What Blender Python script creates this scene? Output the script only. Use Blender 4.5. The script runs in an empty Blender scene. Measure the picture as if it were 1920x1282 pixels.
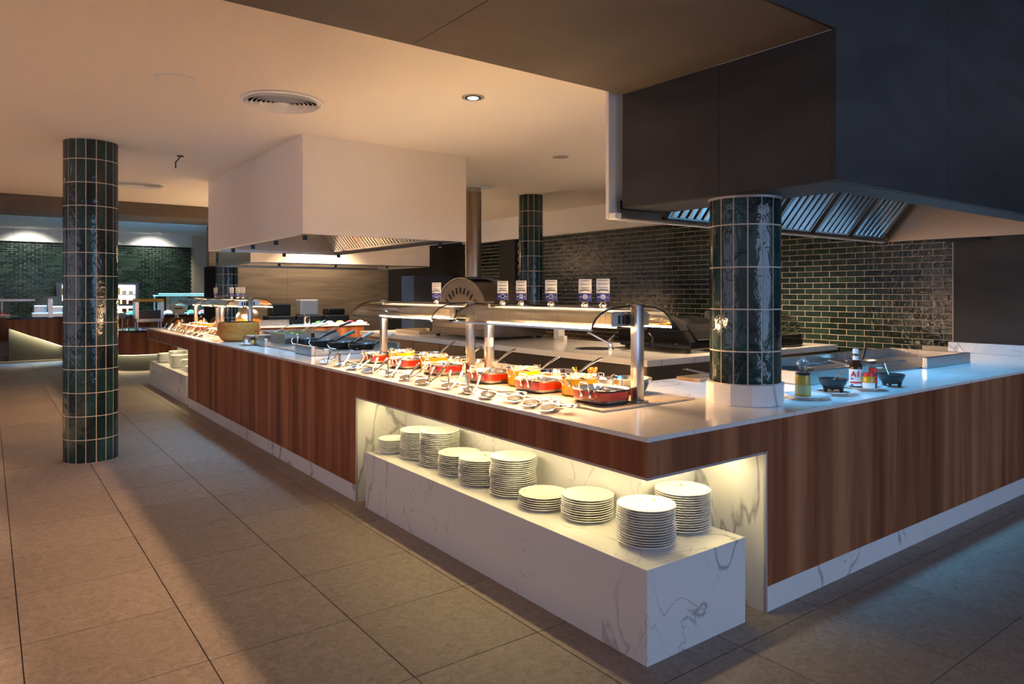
import bpy, bmesh, math, random
from math import pi, sin, cos, radians as rad
from mathutils import Vector, Matrix
random.seed(7)
S = bpy.context.scene
COL = S.collection

# ---------------------------------------------------------------- camera
cam = bpy.data.cameras.new('camera'); cam_o = bpy.data.objects.new('camera', cam); COL.objects.link(cam_o)
cam_o.location = (0, 0, 1.5); cam_o.rotation_euler = (rad(90), 0, -rad(36.661))
cam.sensor_width = 36; cam.lens = 1322/1920*36; cam.shift_y = -92/1920; cam.clip_end = 200
S.camera = cam_o
# ---------------------------------------------------------------- world, exposure
wd = bpy.data.worlds.new('world'); S.world = wd; wd.use_nodes = True
bg = wd.node_tree.nodes['Background']; bg.inputs[0].default_value = (.80, .80, 1, 1); bg.inputs[1].default_value = .26
S.view_settings.view_transform = 'Standard'; S.view_settings.look = 'None'
S.view_settings.gamma = 1; S.view_settings.exposure = 0.56; S.view_settings.use_curve_mapping = False
try:
    S.cycles.use_denoising = True; S.cycles.max_bounces = 8; S.cycles.diffuse_bounces = 4; S.cycles.glossy_bounces = 4
    S.cycles.transparent_max_bounces = 12; S.cycles.sample_clamp_indirect = 40; S.cycles.caustics_reflective = False; S.cycles.caustics_refractive = False
except Exception: pass

def area(name, loc, rot, sx, sy, power, color, spread=180):
    l = bpy.data.lights.new(name, 'AREA'); l.shape = 'RECTANGLE'; l.size = sx; l.size_y = sy; l.energy = power; l.color = color; l.spread = rad(spread)
    o = bpy.data.objects.new(name, l); COL.objects.link(o); o.location = loc; o.rotation_euler = rot; return o
def spot(name, loc, target, power, color, angle=80, blend=.5, size=.03):
    l = bpy.data.lights.new(name, 'SPOT'); l.energy = power; l.color = color; l.spot_size = rad(angle); l.spot_blend = blend; l.shadow_soft_size = size
    o = bpy.data.objects.new(name, l); COL.objects.link(o); o.location = loc
    o.rotation_euler = (Vector(target)-Vector(loc)).to_track_quat('-Z', 'Y').to_euler(); return o
# daylight from the glazed front of the restaurant, behind the photographer
area('daylight_front', (4.5, -7.0, 1.7), (rad(90), 0, 0), 7, 2.6, 150, (.38, .60, 1))
area('daylight_side', (-7.5, 5.0, 1.6), (rad(90), 0, rad(-90)), 9, 2.4, 50, (.80, .72, .95))

# ---------------------------------------------------------------- materials
M = {}
def nt(name):
    m = bpy.data.materials.new(name); m.use_nodes = True; M[name] = m
    t = m.node_tree; return m, t, t.nodes['Principled BSDF']
def N(t, kind, **kw):
    n = t.nodes.new(kind)
    for k, v in kw.items(): setattr(n, k, v)
    return n
def L(t, a, b): t.links.new(a, b)
def c4(c): return (c[0], c[1], c[2], 1)
def plain(name, col, rough=.5, metal=0, bump=0, bscale=40, spec=.5, var=0, emit=None, es=0, trans=0, alpha=1, coat=0):
    m, t, b = nt(name)
    b.inputs['Base Color'].default_value = c4(col); b.inputs['Roughness'].default_value = rough; b.inputs['Metallic'].default_value = metal
    b.inputs['Specular IOR Level'].default_value = spec; b.inputs['Transmission Weight'].default_value = trans; b.inputs['Alpha'].default_value = alpha
    b.inputs['Coat Weight'].default_value = coat
    if emit: b.inputs['Emission Color'].default_value = c4(emit); b.inputs['Emission Strength'].default_value = es
    if bump or var:
        tc = N(t, 'ShaderNodeTexCoord'); nz = N(t, 'ShaderNodeTexNoise'); nz.inputs['Scale'].default_value = bscale; nz.inputs['Detail'].default_value = 4
        L(t, tc.outputs['Object'], nz.inputs['Vector'])
        if bump:
            bp = N(t, 'ShaderNodeBump'); bp.inputs['Strength'].default_value = bump; bp.inputs['Distance'].default_value = .01
            L(t, nz.outputs[0], bp.inputs['Height']); L(t, bp.outputs[0], b.inputs['Normal'])
        if var:
            r = N(t, 'ShaderNodeValToRGB'); r.color_ramp.elements[0].position = .3; r.color_ramp.elements[1].position = .7
            r.color_ramp.elements[0].color = c4([x*(1-var) for x in col]); r.color_ramp.elements[1].color = c4([min(1, x*(1+var)) for x in col])
            L(t, nz.outputs[0], r.inputs[0]); L(t, r.outputs[0], b.inputs['Base Color'])
    return m
def ramp(t, stops):
    r = N(t, 'ShaderNodeValToRGB'); e = r.color_ramp.elements
    while len(e) < len(stops): e.new(.5)
    for i, (p, c) in enumerate(stops): e[i].position = p; e[i].color = c4(c)
    return r
def mapping(t, scale, loc=(0, 0, 0), src='pos'):
    mp = N(t, 'ShaderNodeMapping'); mp.inputs['Scale'].default_value = scale; mp.inputs['Location'].default_value = loc
    if src == 'pos': g = N(t, 'ShaderNodeNewGeometry'); L(t, g.outputs['Position'], mp.inputs['Vector'])
    else: g = N(t, 'ShaderNodeTexCoord'); L(t, g.outputs['Object'], mp.inputs['Vector'])
    return mp
def marble(name, base, vein, rough=.16):
    m, t, b = nt(name)
    mp = mapping(t, (1, 1, .55), (3.1, .4, .2))
    def veins(scale, dist, width, detail, thr0, thr1, mscale, amt):
        nz = N(t, 'ShaderNodeTexNoise'); nz.inputs['Scale'].default_value = scale; nz.inputs['Detail'].default_value = detail; nz.inputs['Distortion'].default_value = dist; nz.inputs['Roughness'].default_value = .45
        L(t, mp.outputs[0], nz.inputs['Vector'])
        s = N(t, 'ShaderNodeMath', operation='SUBTRACT'); s.inputs[1].default_value = .5; L(t, nz.outputs[0], s.inputs[0])
        a = N(t, 'ShaderNodeMath', operation='ABSOLUTE'); L(t, s.outputs[0], a.inputs[0])
        r = ramp(t, [(0, (1, 1, 1)), (width, (0, 0, 0))]); L(t, a.outputs[0], r.inputs[0])
        n2 = N(t, 'ShaderNodeTexNoise'); n2.inputs['Scale'].default_value = mscale; n2.inputs['Detail'].default_value = 1; L(t, mp.outputs[0], n2.inputs['Vector'])
        r2 = ramp(t, [(thr0, (0, 0, 0)), (thr1, (amt, amt, amt))]); L(t, n2.outputs[0], r2.inputs[0])
        mu = N(t, 'ShaderNodeMath', operation='MULTIPLY'); L(t, r.outputs[0], mu.inputs[0]); L(t, r2.outputs[0], mu.inputs[1]); return mu
    v1 = veins(1.25, .9, .0105, 8, .43, .56, 1.0, .85); v2 = veins(3.0, 1.5, .009, 8, .47, .60, 1.7, .6)
    mx = N(t, 'ShaderNodeMath', operation='MAXIMUM'); L(t, v1.outputs[0], mx.inputs[0]); L(t, v2.outputs[0], mx.inputs[1])
    mix = N(t, 'ShaderNodeMix', data_type='RGBA'); mix.inputs[6].default_value = c4(base); mix.inputs[7].default_value = c4(vein)
    L(t, mx.outputs[0], mix.inputs[0]); L(t, mix.outputs[2], b.inputs['Base Color']); b.inputs['Roughness'].default_value = rough
marble('marble', (.80, .79, .78), (.30, .29, .30)); marble('marble_top', (.80, .78, .75), (.52, .49, .46), .12)
def wood(name, c0, c1, c2, rough=.4, sc=1.0):
    m, t, b = nt(name)
    mp = mapping(t, (6.5*sc, 6.5*sc, .3)); nz = N(t, 'ShaderNodeTexNoise'); nz.inputs['Scale'].default_value = 1; nz.inputs['Detail'].default_value = 3; nz.inputs['Roughness'].default_value = .55
    L(t, mp.outputs[0], nz.inputs['Vector'])
    mp2 = mapping(t, (70*sc, 70*sc, 4)); n2 = N(t, 'ShaderNodeTexNoise'); n2.inputs['Scale'].default_value = 1; n2.inputs['Detail'].default_value = 4; L(t, mp2.outputs[0], n2.inputs['Vector'])
    ad = N(t, 'ShaderNodeMath', operation='MULTIPLY_ADD'); ad.inputs[1].default_value = .16; L(t, n2.outputs[0], ad.inputs[0]); L(t, nz.outputs[0], ad.inputs[2])
    r = ramp(t, [(.40, c0), (.58, c1), (.78, c2)]); L(t, ad.outputs[0], r.inputs[0]); L(t, r.outputs[0], b.inputs['Base Color'])
    b.inputs['Roughness'].default_value = rough; b.inputs['Specular IOR Level'].default_value = .25
    bp = N(t, 'ShaderNodeBump'); bp.inputs['Strength'].default_value = .08; L(t, n2.outputs[0], bp.inputs['Height']); L(t, bp.outputs[0], b.inputs['Normal'])
wood('walnut', (.16, .044, .015), (.29, .094, .034), (.46, .185, .080), .5)
wood('oak_board', (.20, .11, .05), (.32, .19, .10), (.40, .26, .15), .5)
def glaze(name, per_island, c0, c1, c2, bump=.6, bs=(16, 16, 9), rough=.12):
    m, t, b = nt(name)
    if per_island: g = N(t, 'ShaderNodeNewGeometry'); src = g.outputs['Random Per Island']
    else: g = N(t, 'ShaderNodeObjectInfo'); src = g.outputs['Random']
    r = ramp(t, [(0, c0), (.55, c1), (1, c2)]); L(t, src, r.inputs[0])
    mp = mapping(t, bs); nz = N(t, 'ShaderNodeTexNoise'); nz.inputs['Scale'].default_value = 1; nz.inputs['Detail'].default_value = 3; nz.inputs['Distortion'].default_value = .6
    L(t, mp.outputs[0], nz.inputs['Vector'])
    mx = N(t, 'ShaderNodeMix', data_type='RGBA', blend_type='MULTIPLY'); mx.inputs[0].default_value = .7
    r2 = ramp(t, [(.3, (.45, .45, .45)), (.7, (1.3, 1.3, 1.3))]); L(t, nz.outputs[0], r2.inputs[0]); L(t, r.outputs[0], mx.inputs[6]); L(t, r2.outputs[0], mx.inputs[7])
    L(t, mx.outputs[2], b.inputs['Base Color']); b.inputs['Roughness'].default_value = rough
    bp = N(t, 'ShaderNodeBump'); bp.inputs['Strength'].default_value = bump; bp.inputs['Distance'].default_value = .012; L(t, nz.outputs[0], bp.inputs['Height']); L(t, bp.outputs[0], b.inputs['Normal'])
GC = ((.007, .017, .018), (.010, .037, .035), (.023, .070, .066))
glaze('tile_glaze', False, *GC); glaze('tile_glaze_mass', True, *GC)
GW = ((.009, .016, .013), (.014, .028, .022), (.028, .050, .038))
glaze('wall_glaze', False, *GW, bump=.4, bs=(22, 22, 22)); glaze('wall_glaze_mass', True, *GW, bump=.4, bs=(22, 22, 22))
def slate(name, c0, c1, rough=.55, sc=(.7, .7, 2.2), c2=None):
    m, t, b = nt(name)
    mp = mapping(t, sc); nz = N(t, 'ShaderNodeTexNoise'); nz.inputs['Scale'].default_value = 1.3; nz.inputs['Detail'].default_value = 7; nz.inputs['Distortion'].default_value = 1.2; L(t, mp.outputs[0], nz.inputs['Vector'])
    r = ramp(t, [(.35, c0), (.68, c1)]); L(t, nz.outputs[0], r.inputs[0]); L(t, r.outputs[0], b.inputs['Base Color']); b.inputs['Roughness'].default_value = rough
    bp = N(t, 'ShaderNodeBump'); bp.inputs['Strength'].default_value = .05; L(t, nz.outputs[0], bp.inputs['Height']); L(t, bp.outputs[0], b.inputs['Normal'])
slate('slate_black', (.018, .016, .015), (.040, .036, .034)); slate('slate_soffit', (.112, .086, .064), (.165, .13, .10), .6)
slate('brown_wall', (.16, .115, .08), (.27, .20, .14), .6, (.5, .5, 5))
def stone_floor():
    m, t, b = nt('floor_stone')
    oi = N(t, 'ShaderNodeObjectInfo'); g = N(t, 'ShaderNodeNewGeometry')
    mp = mapping(t, (1, 1, 1)); nz = N(t, 'ShaderNodeTexNoise'); nz.inputs['Scale'].default_value = 26; nz.inputs['Detail'].default_value = 6; nz.inputs['Distortion'].default_value = 1.4; L(t, mp.outputs[0], nz.inputs['Vector'])
    r = ramp(t, [(.3, (.235, .182, .152)), (.7, (.355, .282, .242))]); L(t, nz.outputs[0], r.inputs[0])
    hs = N(t, 'ShaderNodeHueSaturation'); ma = N(t, 'ShaderNodeMath', operation='MULTIPLY_ADD'); ma.inputs[1].default_value = .16; ma.inputs[2].default_value = .92
    L(t, oi.outputs['Random'], ma.inputs[0]); L(t, ma.outputs[0], hs.inputs['Value']); L(t, r.outputs[0], hs.inputs['Color']); L(t, hs.outputs[0], b.inputs['Base Color'])
    b.inputs['Roughness'].default_value = .62
    bp = N(t, 'ShaderNodeBump'); bp.inputs['Strength'].default_value = .35; bp.inputs['Distance'].default_value = .006; L(t, nz.outputs[0], bp.inputs['Height']); L(t, bp.outputs[0], b.inputs['Normal'])
stone_floor()
def steel(name, col=(.62, .60, .57), rough=.28, sc=(90, 90, 2)):
    m, t, b = nt(name); b.inputs['Base Color'].default_value = c4(col); b.inputs['Metallic'].default_value = 1
    mp = mapping(t, sc, src='obj'); nz = N(t, 'ShaderNodeTexNoise'); nz.inputs['Scale'].default_value = 1; nz.inputs['Detail'].default_value = 2; L(t, mp.outputs[0], nz.inputs['Vector'])
    r = N(t, 'ShaderNodeMapRange'); r.inputs[3].default_value = rough*.93; r.inputs[4].default_value = rough*1.07; L(t, nz.outputs[0], r.inputs[0]); L(t, r.outputs[0], b.inputs['Roughness'])
steel('steel', (.50, .48, .46)); steel('steel_warm', (.42, .33, .26), .32); steel('steel_dark', (.36, .34, .32), .35); steel('chrome', (.82, .81, .79), .09); steel('oven_steel', (.22, .19, .17), .42, (40, 40, 40)); steel('bronze', (.36, .28, .20), .35)
def glass(name, tint, refl=.10, rough=.03):
    m = bpy.data.materials.new(name); m.use_nodes = True; M[name] = m; t = m.node_tree; t.nodes.clear()
    o = N(t, 'ShaderNodeOutputMaterial'); tr = N(t, 'ShaderNodeBsdfTransparent'); tr.inputs[0].default_value = c4(tint)
    gl = N(t, 'ShaderNodeBsdfGlossy'); gl.inputs['Roughness'].default_value = rough
    lw = N(t, 'ShaderNodeLayerWeight'); lw.inputs[0].default_value = .35
    r = N(t, 'ShaderNodeMapRange'); r.inputs[3].default_value = refl; r.inputs[4].default_value = .75; L(t, lw.outputs['Fresnel'], r.inputs[0])
    mx = N(t, 'ShaderNodeMixShader'); L(t, r.outputs[0], mx.inputs[0]); L(t, tr.outputs[0], mx.inputs[1]); L(t, gl.outputs[0], mx.inputs[2]); L(t, mx.outputs[0], o.inputs[0])
glass('glass', (.93, .94, .90), .10); glass('glass_clear', (.95, .96, .96), .06)
def emit(name, col, s):
    plain(name, (.8, .8, .8), .5, emit=col, es=s)
plain('ceiling_paint', (.93, .85, .75), .8); plain('hood_paint', (.92, .85, .76), .6); plain('white_paint', (.85, .84, .83), .7)
plain('grout', (.80, .68, .54), .8, bump=.2, bscale=200); plain('grout_wall', (.56, .48, .38), .8); plain('grout_floor', (.12, .10, .088), .9); plain('grout_far', (.42, .44, .40), .8)
plain('porcelain', (.88, .87, .85), .12, coat=.3); plain('black_plastic', (.012, .012, .013), .3); plain('black_matte', (.015, .015, .016), .6)
plain('black_gloss', (.008, .008, .009), .08); plain('red_enamel', (.52, .022, .012), .14, coat=.4); plain('yellow_enamel', (.84, .50, .004), .13, coat=.4)
plain('trim_metal', (.50, .45, .43), .4, .3); plain('slab_stone', (.50, .42, .35), .35, var=.2, bscale=30); plain('black_stone', (.02, .024, .028), .45, bump=.3, bscale=60)
plain('dark_wall', (.016, .016, .018), .6, bump=.08, bscale=20); plain('bluegrey_panel', (.055, .065, .085), .5)
plain('card', (.82, .80, .78), .6); plain('card_blue', (.035, .035, .20), .4); plain('card_ink', (.06, .05, .06), .6); plain('card_light', (.40, .42, .68), .4)
plain('cheese_rind', (.60, .27, .05), .5, bump=.1, bscale=30, var=.2); plain('cheese_top', (.70, .50, .24), .55, var=.15, bscale=20)
plain('rubber', (.01, .01, .01), .6); plain('sauce_dark', (.035, .010, .004), .1); plain('label_white', (.82, .81, .79), .5); plain('label_red', (.62, .015, .03), .4); plain('label_blue', (.03, .07, .40), .4)
plain('oil', (.46, .30, .03), .15); plain('mustard', (.62, .30, .02), .2); plain('label_olive', (.40, .38, .16), .5); plain('cap_red', (.75, .02, .02), .3); plain('spice_brown', (.09, .045, .035), .4)
plain('food_orange', (.72, .30, .06), .4, bump=.5, bscale=60, var=.4); plain('food_white', (.80, .74, .62), .5, bump=.6, bscale=80); plain('food_green', (.12, .35, .03), .5, bump=.6, bscale=60, var=.5)
plain('food_brown', (.28, .12, .04), .45, bump=.5, bscale=60, var=.4); plain('food_red', (.55, .05, .03), .4, bump=.5, bscale=50, var=.4); plain('food_yellow', (.80, .55, .10), .4, bump=.5, bscale=50, var=.3)
plain('shell_orange', (.85, .32, .06), .3); plain('flesh_white', (.90, .80, .66), .35); plain('copper', (.60, .30, .16), .2, 1); plain('orange_jar', (.80, .28, .03), .15, coat=.5)
plain('grey_base', (.055, .055, .048), .5); plain('yellow_plastic', (.80, .42, .02), .35); plain('fridge_grey', (.45, .46, .50), .35, .3); plain('pack_red', (.6, .08, .05), .3); plain('pack_yellow', (.85, .6, .1), .3); plain('pack_white', (.85, .85, .82), .35)
plain('beige_plaster', (.52, .43, .33), .7); plain('blue_cloth', (.05, .16, .55), .6); plain('crumb_yellow', (.85, .6, .05), .5); plain('dust_brown', (.16, .085, .04), .4)
plain('filter_steel', (.60, .62, .64), .22, 1); plain('wicker', (.45, .28, .12), .6, bump=.4, bscale=50); plain('teal_handle', (.05, .20, .20), .35); plain('grey_handle', (.42, .45, .50), .35); plain('green_handle', (.45, .52, .30), .4)
emit('led_warm', (1, .86, .50), 9); emit('glow_soft', (1, .66, .38), 1.5); emit('lamp_hot', (1, .58, .24), 14); emit('spot_cool', (.55, .80, 1), 25); emit('spot_white', (1, .93, .82), 22); emit('led_blue', (.25, .65, 1), 1.4); emit('fridge_light', (1, .95, .85), 1.3)

# ---------------------------------------------------------------- mesh building
class MB:
    def __init__(s): s.v = []; s.f = []
    def add(s, vs, fs, mat=None):
        b = len(s.v)
        s.v += [tuple(mat @ Vector(p)) if mat else tuple(p) for p in vs]; s.f += [tuple(i+b for i in q) for q in fs]; return s
    def box(s, x0, x1, y0, y1, z0, z1, mat=None):
        return s.add([(x0,y0,z0),(x1,y0,z0),(x1,y1,z0),(x0,y1,z0),(x0,y0,z1),(x1,y0,z1),(x1,y1,z1),(x0,y1,z1)],
                     [(0,3,2,1),(4,5,6,7),(0,1,5,4),(1,2,6,5),(2,3,7,6),(3,0,4,7)], mat)
    def lathe(s, prof, n=32, c=(0,0,0), mat=None, a0=0, a1=2*pi):
        full = abs(a1-a0-2*pi) < 1e-6; m = n if full else n+1
        vs = [(c[0]+r*cos(a0+(a1-a0)*k/n), c[1]+r*sin(a0+(a1-a0)*k/n), c[2]+z) for r, z in prof for k in range(m)]
        fs = []
        for i in range(len(prof)-1):
            for k in range(n):
                k2 = (k+1) % m
                fs.append((i*m+k, i*m+k2, (i+1)*m+k2, (i+1)*m+k))
        if full:
            if prof[0][0] > 1e-6: fs.append(tuple(range(m-1, -1, -1)))
            if prof[-1][0] > 1e-6: fs.append(tuple((len(prof)-1)*m+k for k in range(m)))
        return s.add(vs, fs, mat)
    def cyl(s, x, y, z0, z1, r, n=24, r2=None): return s.lathe([(r, z0), (r if r2 is None else r2, z1)], n, (x, y, 0))
    def tube(s, pts, r, n=8, closed=False, mat=None):
        pts = [Vector(p) for p in pts]; N_ = len(pts); vs = []; up = None
        for i, p in enumerate(pts):
            t = (pts[(i+1) % N_]-pts[i-1]) if closed else (pts[min(i+1, N_-1)]-pts[max(i-1, 0)])
            t.normalize()
            if up is None: up = t.orthogonal().normalized()
            else: up = (up-t*up.dot(t)); up = up.normalized() if up.length > 1e-6 else t.orthogonal().normalized()
            w = t.cross(up); rr = r[i] if isinstance(r, (list, tuple)) else r
            vs += [tuple(p+up*rr*cos(2*pi*k/n)+w*rr*sin(2*pi*k/n)) for k in range(n)]
        fs = []
        for i in range(N_ if closed else N_-1):
            j = (i+1) % N_
            for k in range(n): fs.append((i*n+k, i*n+(k+1) % n, j*n+(k+1) % n, j*n+k))
        if not closed: fs += [tuple(range(n-1, -1, -1)), tuple((N_-1)*n+k for k in range(n))]
        return s.add(vs, fs, mat)
    def prism(s, poly, h0, h1, axis='z', mat=None):
        n = len(poly)
        def p3(p, h): return (p[0], p[1], h) if axis == 'z' else ((h, p[0], p[1]) if axis == 'x' else (p[0], h, p[1]))
        vs = [p3(p, h0) for p in poly]+[p3(p, h1) for p in poly]
        fs = [tuple(range(n-1, -1, -1)), tuple(range(n, 2*n))]+[(i, (i+1) % n, n+(i+1) % n, n+i) for i in range(n)]
        return s.add(vs, fs, mat)
    def ribbon(s, prof, h0, h1, th, axis='y', mat=None):      # open profile given a thickness, swept along an axis
        n = len(prof); out = []
        for i, p in enumerate(prof):
            a = Vector(prof[max(i-1, 0)]); b = Vector(prof[min(i+1, n-1)]); d = (b-a).normalized(); out.append((p[0]-d.y*th, p[1]+d.x*th))
        return s.prism(list(prof)+out[::-1], h0, h1, axis, mat)
    def obj(s, name, mat, parent=None, smooth=True, bevel=0, seg=1, angle=35):
        me = bpy.data.meshes.new(name); me.from_pydata(s.v, [], s.f)
        bm = bmesh.new(); bm.from_mesh(me); bmesh.ops.recalc_face_normals(bm, faces=bm.faces[:])
        if bevel: bmesh.ops.bevel(bm, geom=[e for e in bm.edges if len(e.link_faces) == 2 and e.calc_face_angle(0) > .5], offset=bevel, segments=seg, profile=.5, affect='EDGES', clamp_overlap=True)
        bm.to_mesh(me); bm.free()
        if smooth:
            me.polygons.foreach_set('use_smooth', [True]*len(me.polygons)); me.set_sharp_from_angle(angle=rad(angle))
        me.materials.append(M[mat]); o = bpy.data.objects.new(name, me); COL.objects.link(o)
        if parent: o.parent = parent
        return o
def tag(o, label=None, cat=None, group=None, kind=None):
    if label: o['label'] = label
    if cat: o['category'] = cat
    if group: o['group'] = group
    if kind: o['kind'] = kind
    return o
def thing(name, label, cat, loc=(0,0,0), rz=0, group=None, kind=None):
    o = bpy.data.objects.new(name, None); COL.objects.link(o); o.location = loc; o.rotation_euler = (0, 0, rz); o.empty_display_size = .1
    return tag(o, label, cat, group, kind)
def inst(src, parent=None, loc=None, rz=None, name=None):       # one object sharing its mesh
    c = src.copy(); COL.objects.link(c); c.parent = parent
    if loc is not None: c.location = loc
    if rz is not None: c.rotation_euler = (0, 0, rz)
    return c
def dup(root, loc, rz=None, label=None, group=None):
    r = root.copy(); COL.objects.link(r); r.location = loc
    if rz is not None: r.rotation_euler = (0, 0, rz)
    if label: r['label'] = label
    if group: r['group'] = group
    for ch in list(root.children):
        c = ch.copy(); COL.objects.link(c); c.parent = r
        for g in list(ch.children):
            d = g.copy(); COL.objects.link(d); d.parent = c
    return r
ORD = ['first', 'second', 'third', 'fourth', 'fifth', 'sixth', 'seventh', 'eighth', 'ninth', 'tenth', 'eleventh', 'twelfth', 'thirteenth', 'fourteenth', 'fifteenth', 'sixteenth', 'seventeenth', 'eighteenth', 'nineteenth', 'twentieth']
def text(name, s, size, mat, parent, loc, rot, depth=.0005, align='CENTER'):
    c = bpy.data.curves.new(name, 'FONT'); c.body = s; c.size = size; c.extrude = depth; c.offset = size*.028; c.align_x = align; c.align_y = 'CENTER'
    tmp = bpy.data.objects.new(name, c); COL.objects.link(tmp); bpy.context.view_layer.update()
    me = bpy.data.meshes.new_from_object(tmp.evaluated_get(bpy.context.evaluated_depsgraph_get())); bpy.data.objects.remove(tmp)
    me.materials.clear(); me.materials.append(M[mat]); o = bpy.data.objects.new(name, me); COL.objects.link(o)
    o.parent = parent; o.location = loc; o.rotation_euler = rot; return o

# ================================================================ SETTING
CF = (sin(rad(36.661)), cos(rad(36.661))); CR = (CF[1], -CF[0])
def in_view(x, y, z, m=60):
    d = x*CF[0]+y*CF[1]
    if d < .3: return None
    px = 960+1322*(x*CR[0]+y*CR[1])/d; py = 549-1322*(z-1.5)/d
    return d if -m < px < 1920+m and -m < py < 1282+m else None

# ---- floor: grout bed and separate stone tiles
floor = tag(MB().box(-9, 12, -9, 26, -.2, -.008).obj('floor', 'grout_floor'), kind='structure')
TX, TY, G = .6125, .611, .0022
tile_src = None; cells = []
for i in range(-14, 14):
    for j in range(-8, 38):
        x = .115+TX*(i+.5); y = 2.435+TY*(j+.5)
        if 2.75 < x < 7.5 and 2.4 < y < 12.2: continue
        d = in_view(x, y, 0); cells.append((d if d else 99+math.hypot(x, y), x, y))
cells.sort(); rest = MB(); b0 = MB().box(-TX/2+G, TX/2-G, -TY/2+G, TY/2-G, -.012, 0)
for k, (d, x, y) in enumerate(cells):
    if k < 300 and d < 90:
        o = b0.obj('floor_tile', 'floor_stone', floor, False, .0012) if tile_src is None else inst(tile_src, floor)
        tile_src = tile_src or o; o.location = (x, y, 0)
    else: rest.box(x-TX/2+G, x+TX/2-G, y-TY/2+G, y+TY/2-G, -.012, 0)
tag(rest.obj('distant_floor_tiles', 'floor_stone', floor, False), kind='stuff')

# ---- ceilings and soffits
tag(MB().box(-8, 7.7, 2.94, 11.85, 2.86, 3.0).obj('ceiling', 'ceiling_paint', smooth=False), kind='structure')
tag(MB().box(-8, 9.5, -8, 1.62, 3.45, 3.6).obj('ceiling_front', 'white_paint', smooth=False), kind='structure')
tag(MB().box(-8, 9.5, 12.95, 25, 3.34, 3.5).obj('ceiling_rear', 'white_paint', smooth=False), kind='structure')
beam = thing('trim_1', None, None, kind='structure')
ys = [-8, -5.6, -3.2, -.8, 1.60, 3.0]
for a, b in zip(ys[:-1], ys[1:]): MB().box(a+.002, b-.002, 1.655, 2.94, 2.665, 2.68).obj('soffit_panel', 'slate_soffit', beam, False)
MB().box(-8, 3.0, 1.66, 2.939, 2.681, 3.45).obj('beam_core', 'slate_black', beam, False)
MB().box(-8, 2.999, 1.64, 1.655, 2.665, 3.45).obj('fascia_panel', 'slate_black', beam, False)
beam2 = thing('trim_2', None, None, kind='structure')
MB().box(-8, 9.5, 11.85, 11.87, 2.665, 2.859).obj('fascia_panel', 'slate_soffit', beam2, False)
MB().box(-8, 9.5, 11.871, 12.95, 2.665, 3.34).obj('beam_core', 'slate_soffit', beam2, False)

# ---- right wall: glazed bricks, black panels, white bulkhead
wall_r = tag(MB().box(7.652, 7.85, -2, 15.2, 0, 2.86).obj('wall_right', 'grout_wall', smooth=False), kind='structure')
RH, RL = .065, .198
def brick_mesh(x0, x1): return MB().box(-.0018, .004, x0, x1, .0029, RH-.0029)
bsrc = {}; bricks = []
for r in range(int((2.46-.32)/RH)+1):
    z = 2.46-RH*(r+1)
    off = (r % 2)*RL/2
    k = 0; y = 2.972-off
    while y < 11.6:
        a, b = max(y, 2.972), min(y+RL, 11.6)
        if 10.1 < (a+b)/2 < 10.58 or (a < 3.17 and z < .9): y += RL; continue
        if b-a > .02: bricks.append((a, b, z))
        y += RL
def bkey(q): d = in_view(7.65, (q[0]+q[1])/2, q[2]+.03); return d if d else 99
bricks.sort(key=lambda q: (bkey(q), q[2])); rest = MB()
for k, (a, b, z) in enumerate(bricks):
    tx = random.uniform(0, .0016)
    if k < 300:
        key = round(b-a, 3)
        if key not in bsrc: o = brick_mesh(.0029, key-.0029).obj('brick', 'wall_glaze', wall_r, False, .0015); bsrc[key] = o
        else: o = inst(bsrc[key], wall_r)
        o.location = (7.6515-tx, a, z); o.rotation_euler = (0, random.uniform(-.018, .018), random.uniform(-.004, .004))
    else:
        mt = Matrix.Translation((7.6515-tx, a, z)) @ Matrix.Rotation(random.uniform(-.02, .02), 4, 'Y') @ Matrix.Rotation(random.uniform(-.004, .004), 4, 'Z')
        rest.box(-.0018, .004, .0029, b-a-.0029, .0029, RH-.0029, mt)
tag(rest.obj('distant_bricks', 'wall_glaze_mass', wall_r, False), kind='stuff')
for i, (a, b) in enumerate(((-2, .5), (.503, 2.962))): MB().box(7.60, 7.651, a, b, 1.021, 2.86).obj('black_panel', 'slate_black', wall_r, False)
MB().box(7.60, 7.651, 2.963, 2.970, 1.021, 2.46).obj('edge_trim', 'trim_metal', wall_r, False)
MB().box(7.58, 7.651, 10.1, 10.58, 0, 2.46).obj('black_pilaster', 'dark_wall', wall_r, False)
MB().box(7.60, 7.651, 11.6, 15.1, 0, 2.86).obj('black_panel', 'dark_wall', wall_r, False)
MB().box(7.55, 7.651, 2.971, 11.8, 2.462, 2.859).obj('bulkhead', 'white_paint', wall_r, False)
tag(MB().box(7.55, 7.598, -1.5, 2.99, .9225, 1.02).obj('backsplash', 'marble', smooth=False), 'white marble upstand along the foot of the black wall panel', 'backsplash')
sk = thing('wall_socket', 'small white socket plate on the glazed brick wall beside the pillar', 'socket', (7.639, 4.80, .80))
MB().box(-.012, 0, -.06, .06, -.045, .045).obj('plate', 'white_paint', sk, True, .003); MB().cyl(0, 0, 0, .004, .02).obj('insert', 'card_ink', sk).rotation_euler = (0, -pi/2, 0)
sk.children[1].location = (-.012, 0, 0)

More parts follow.
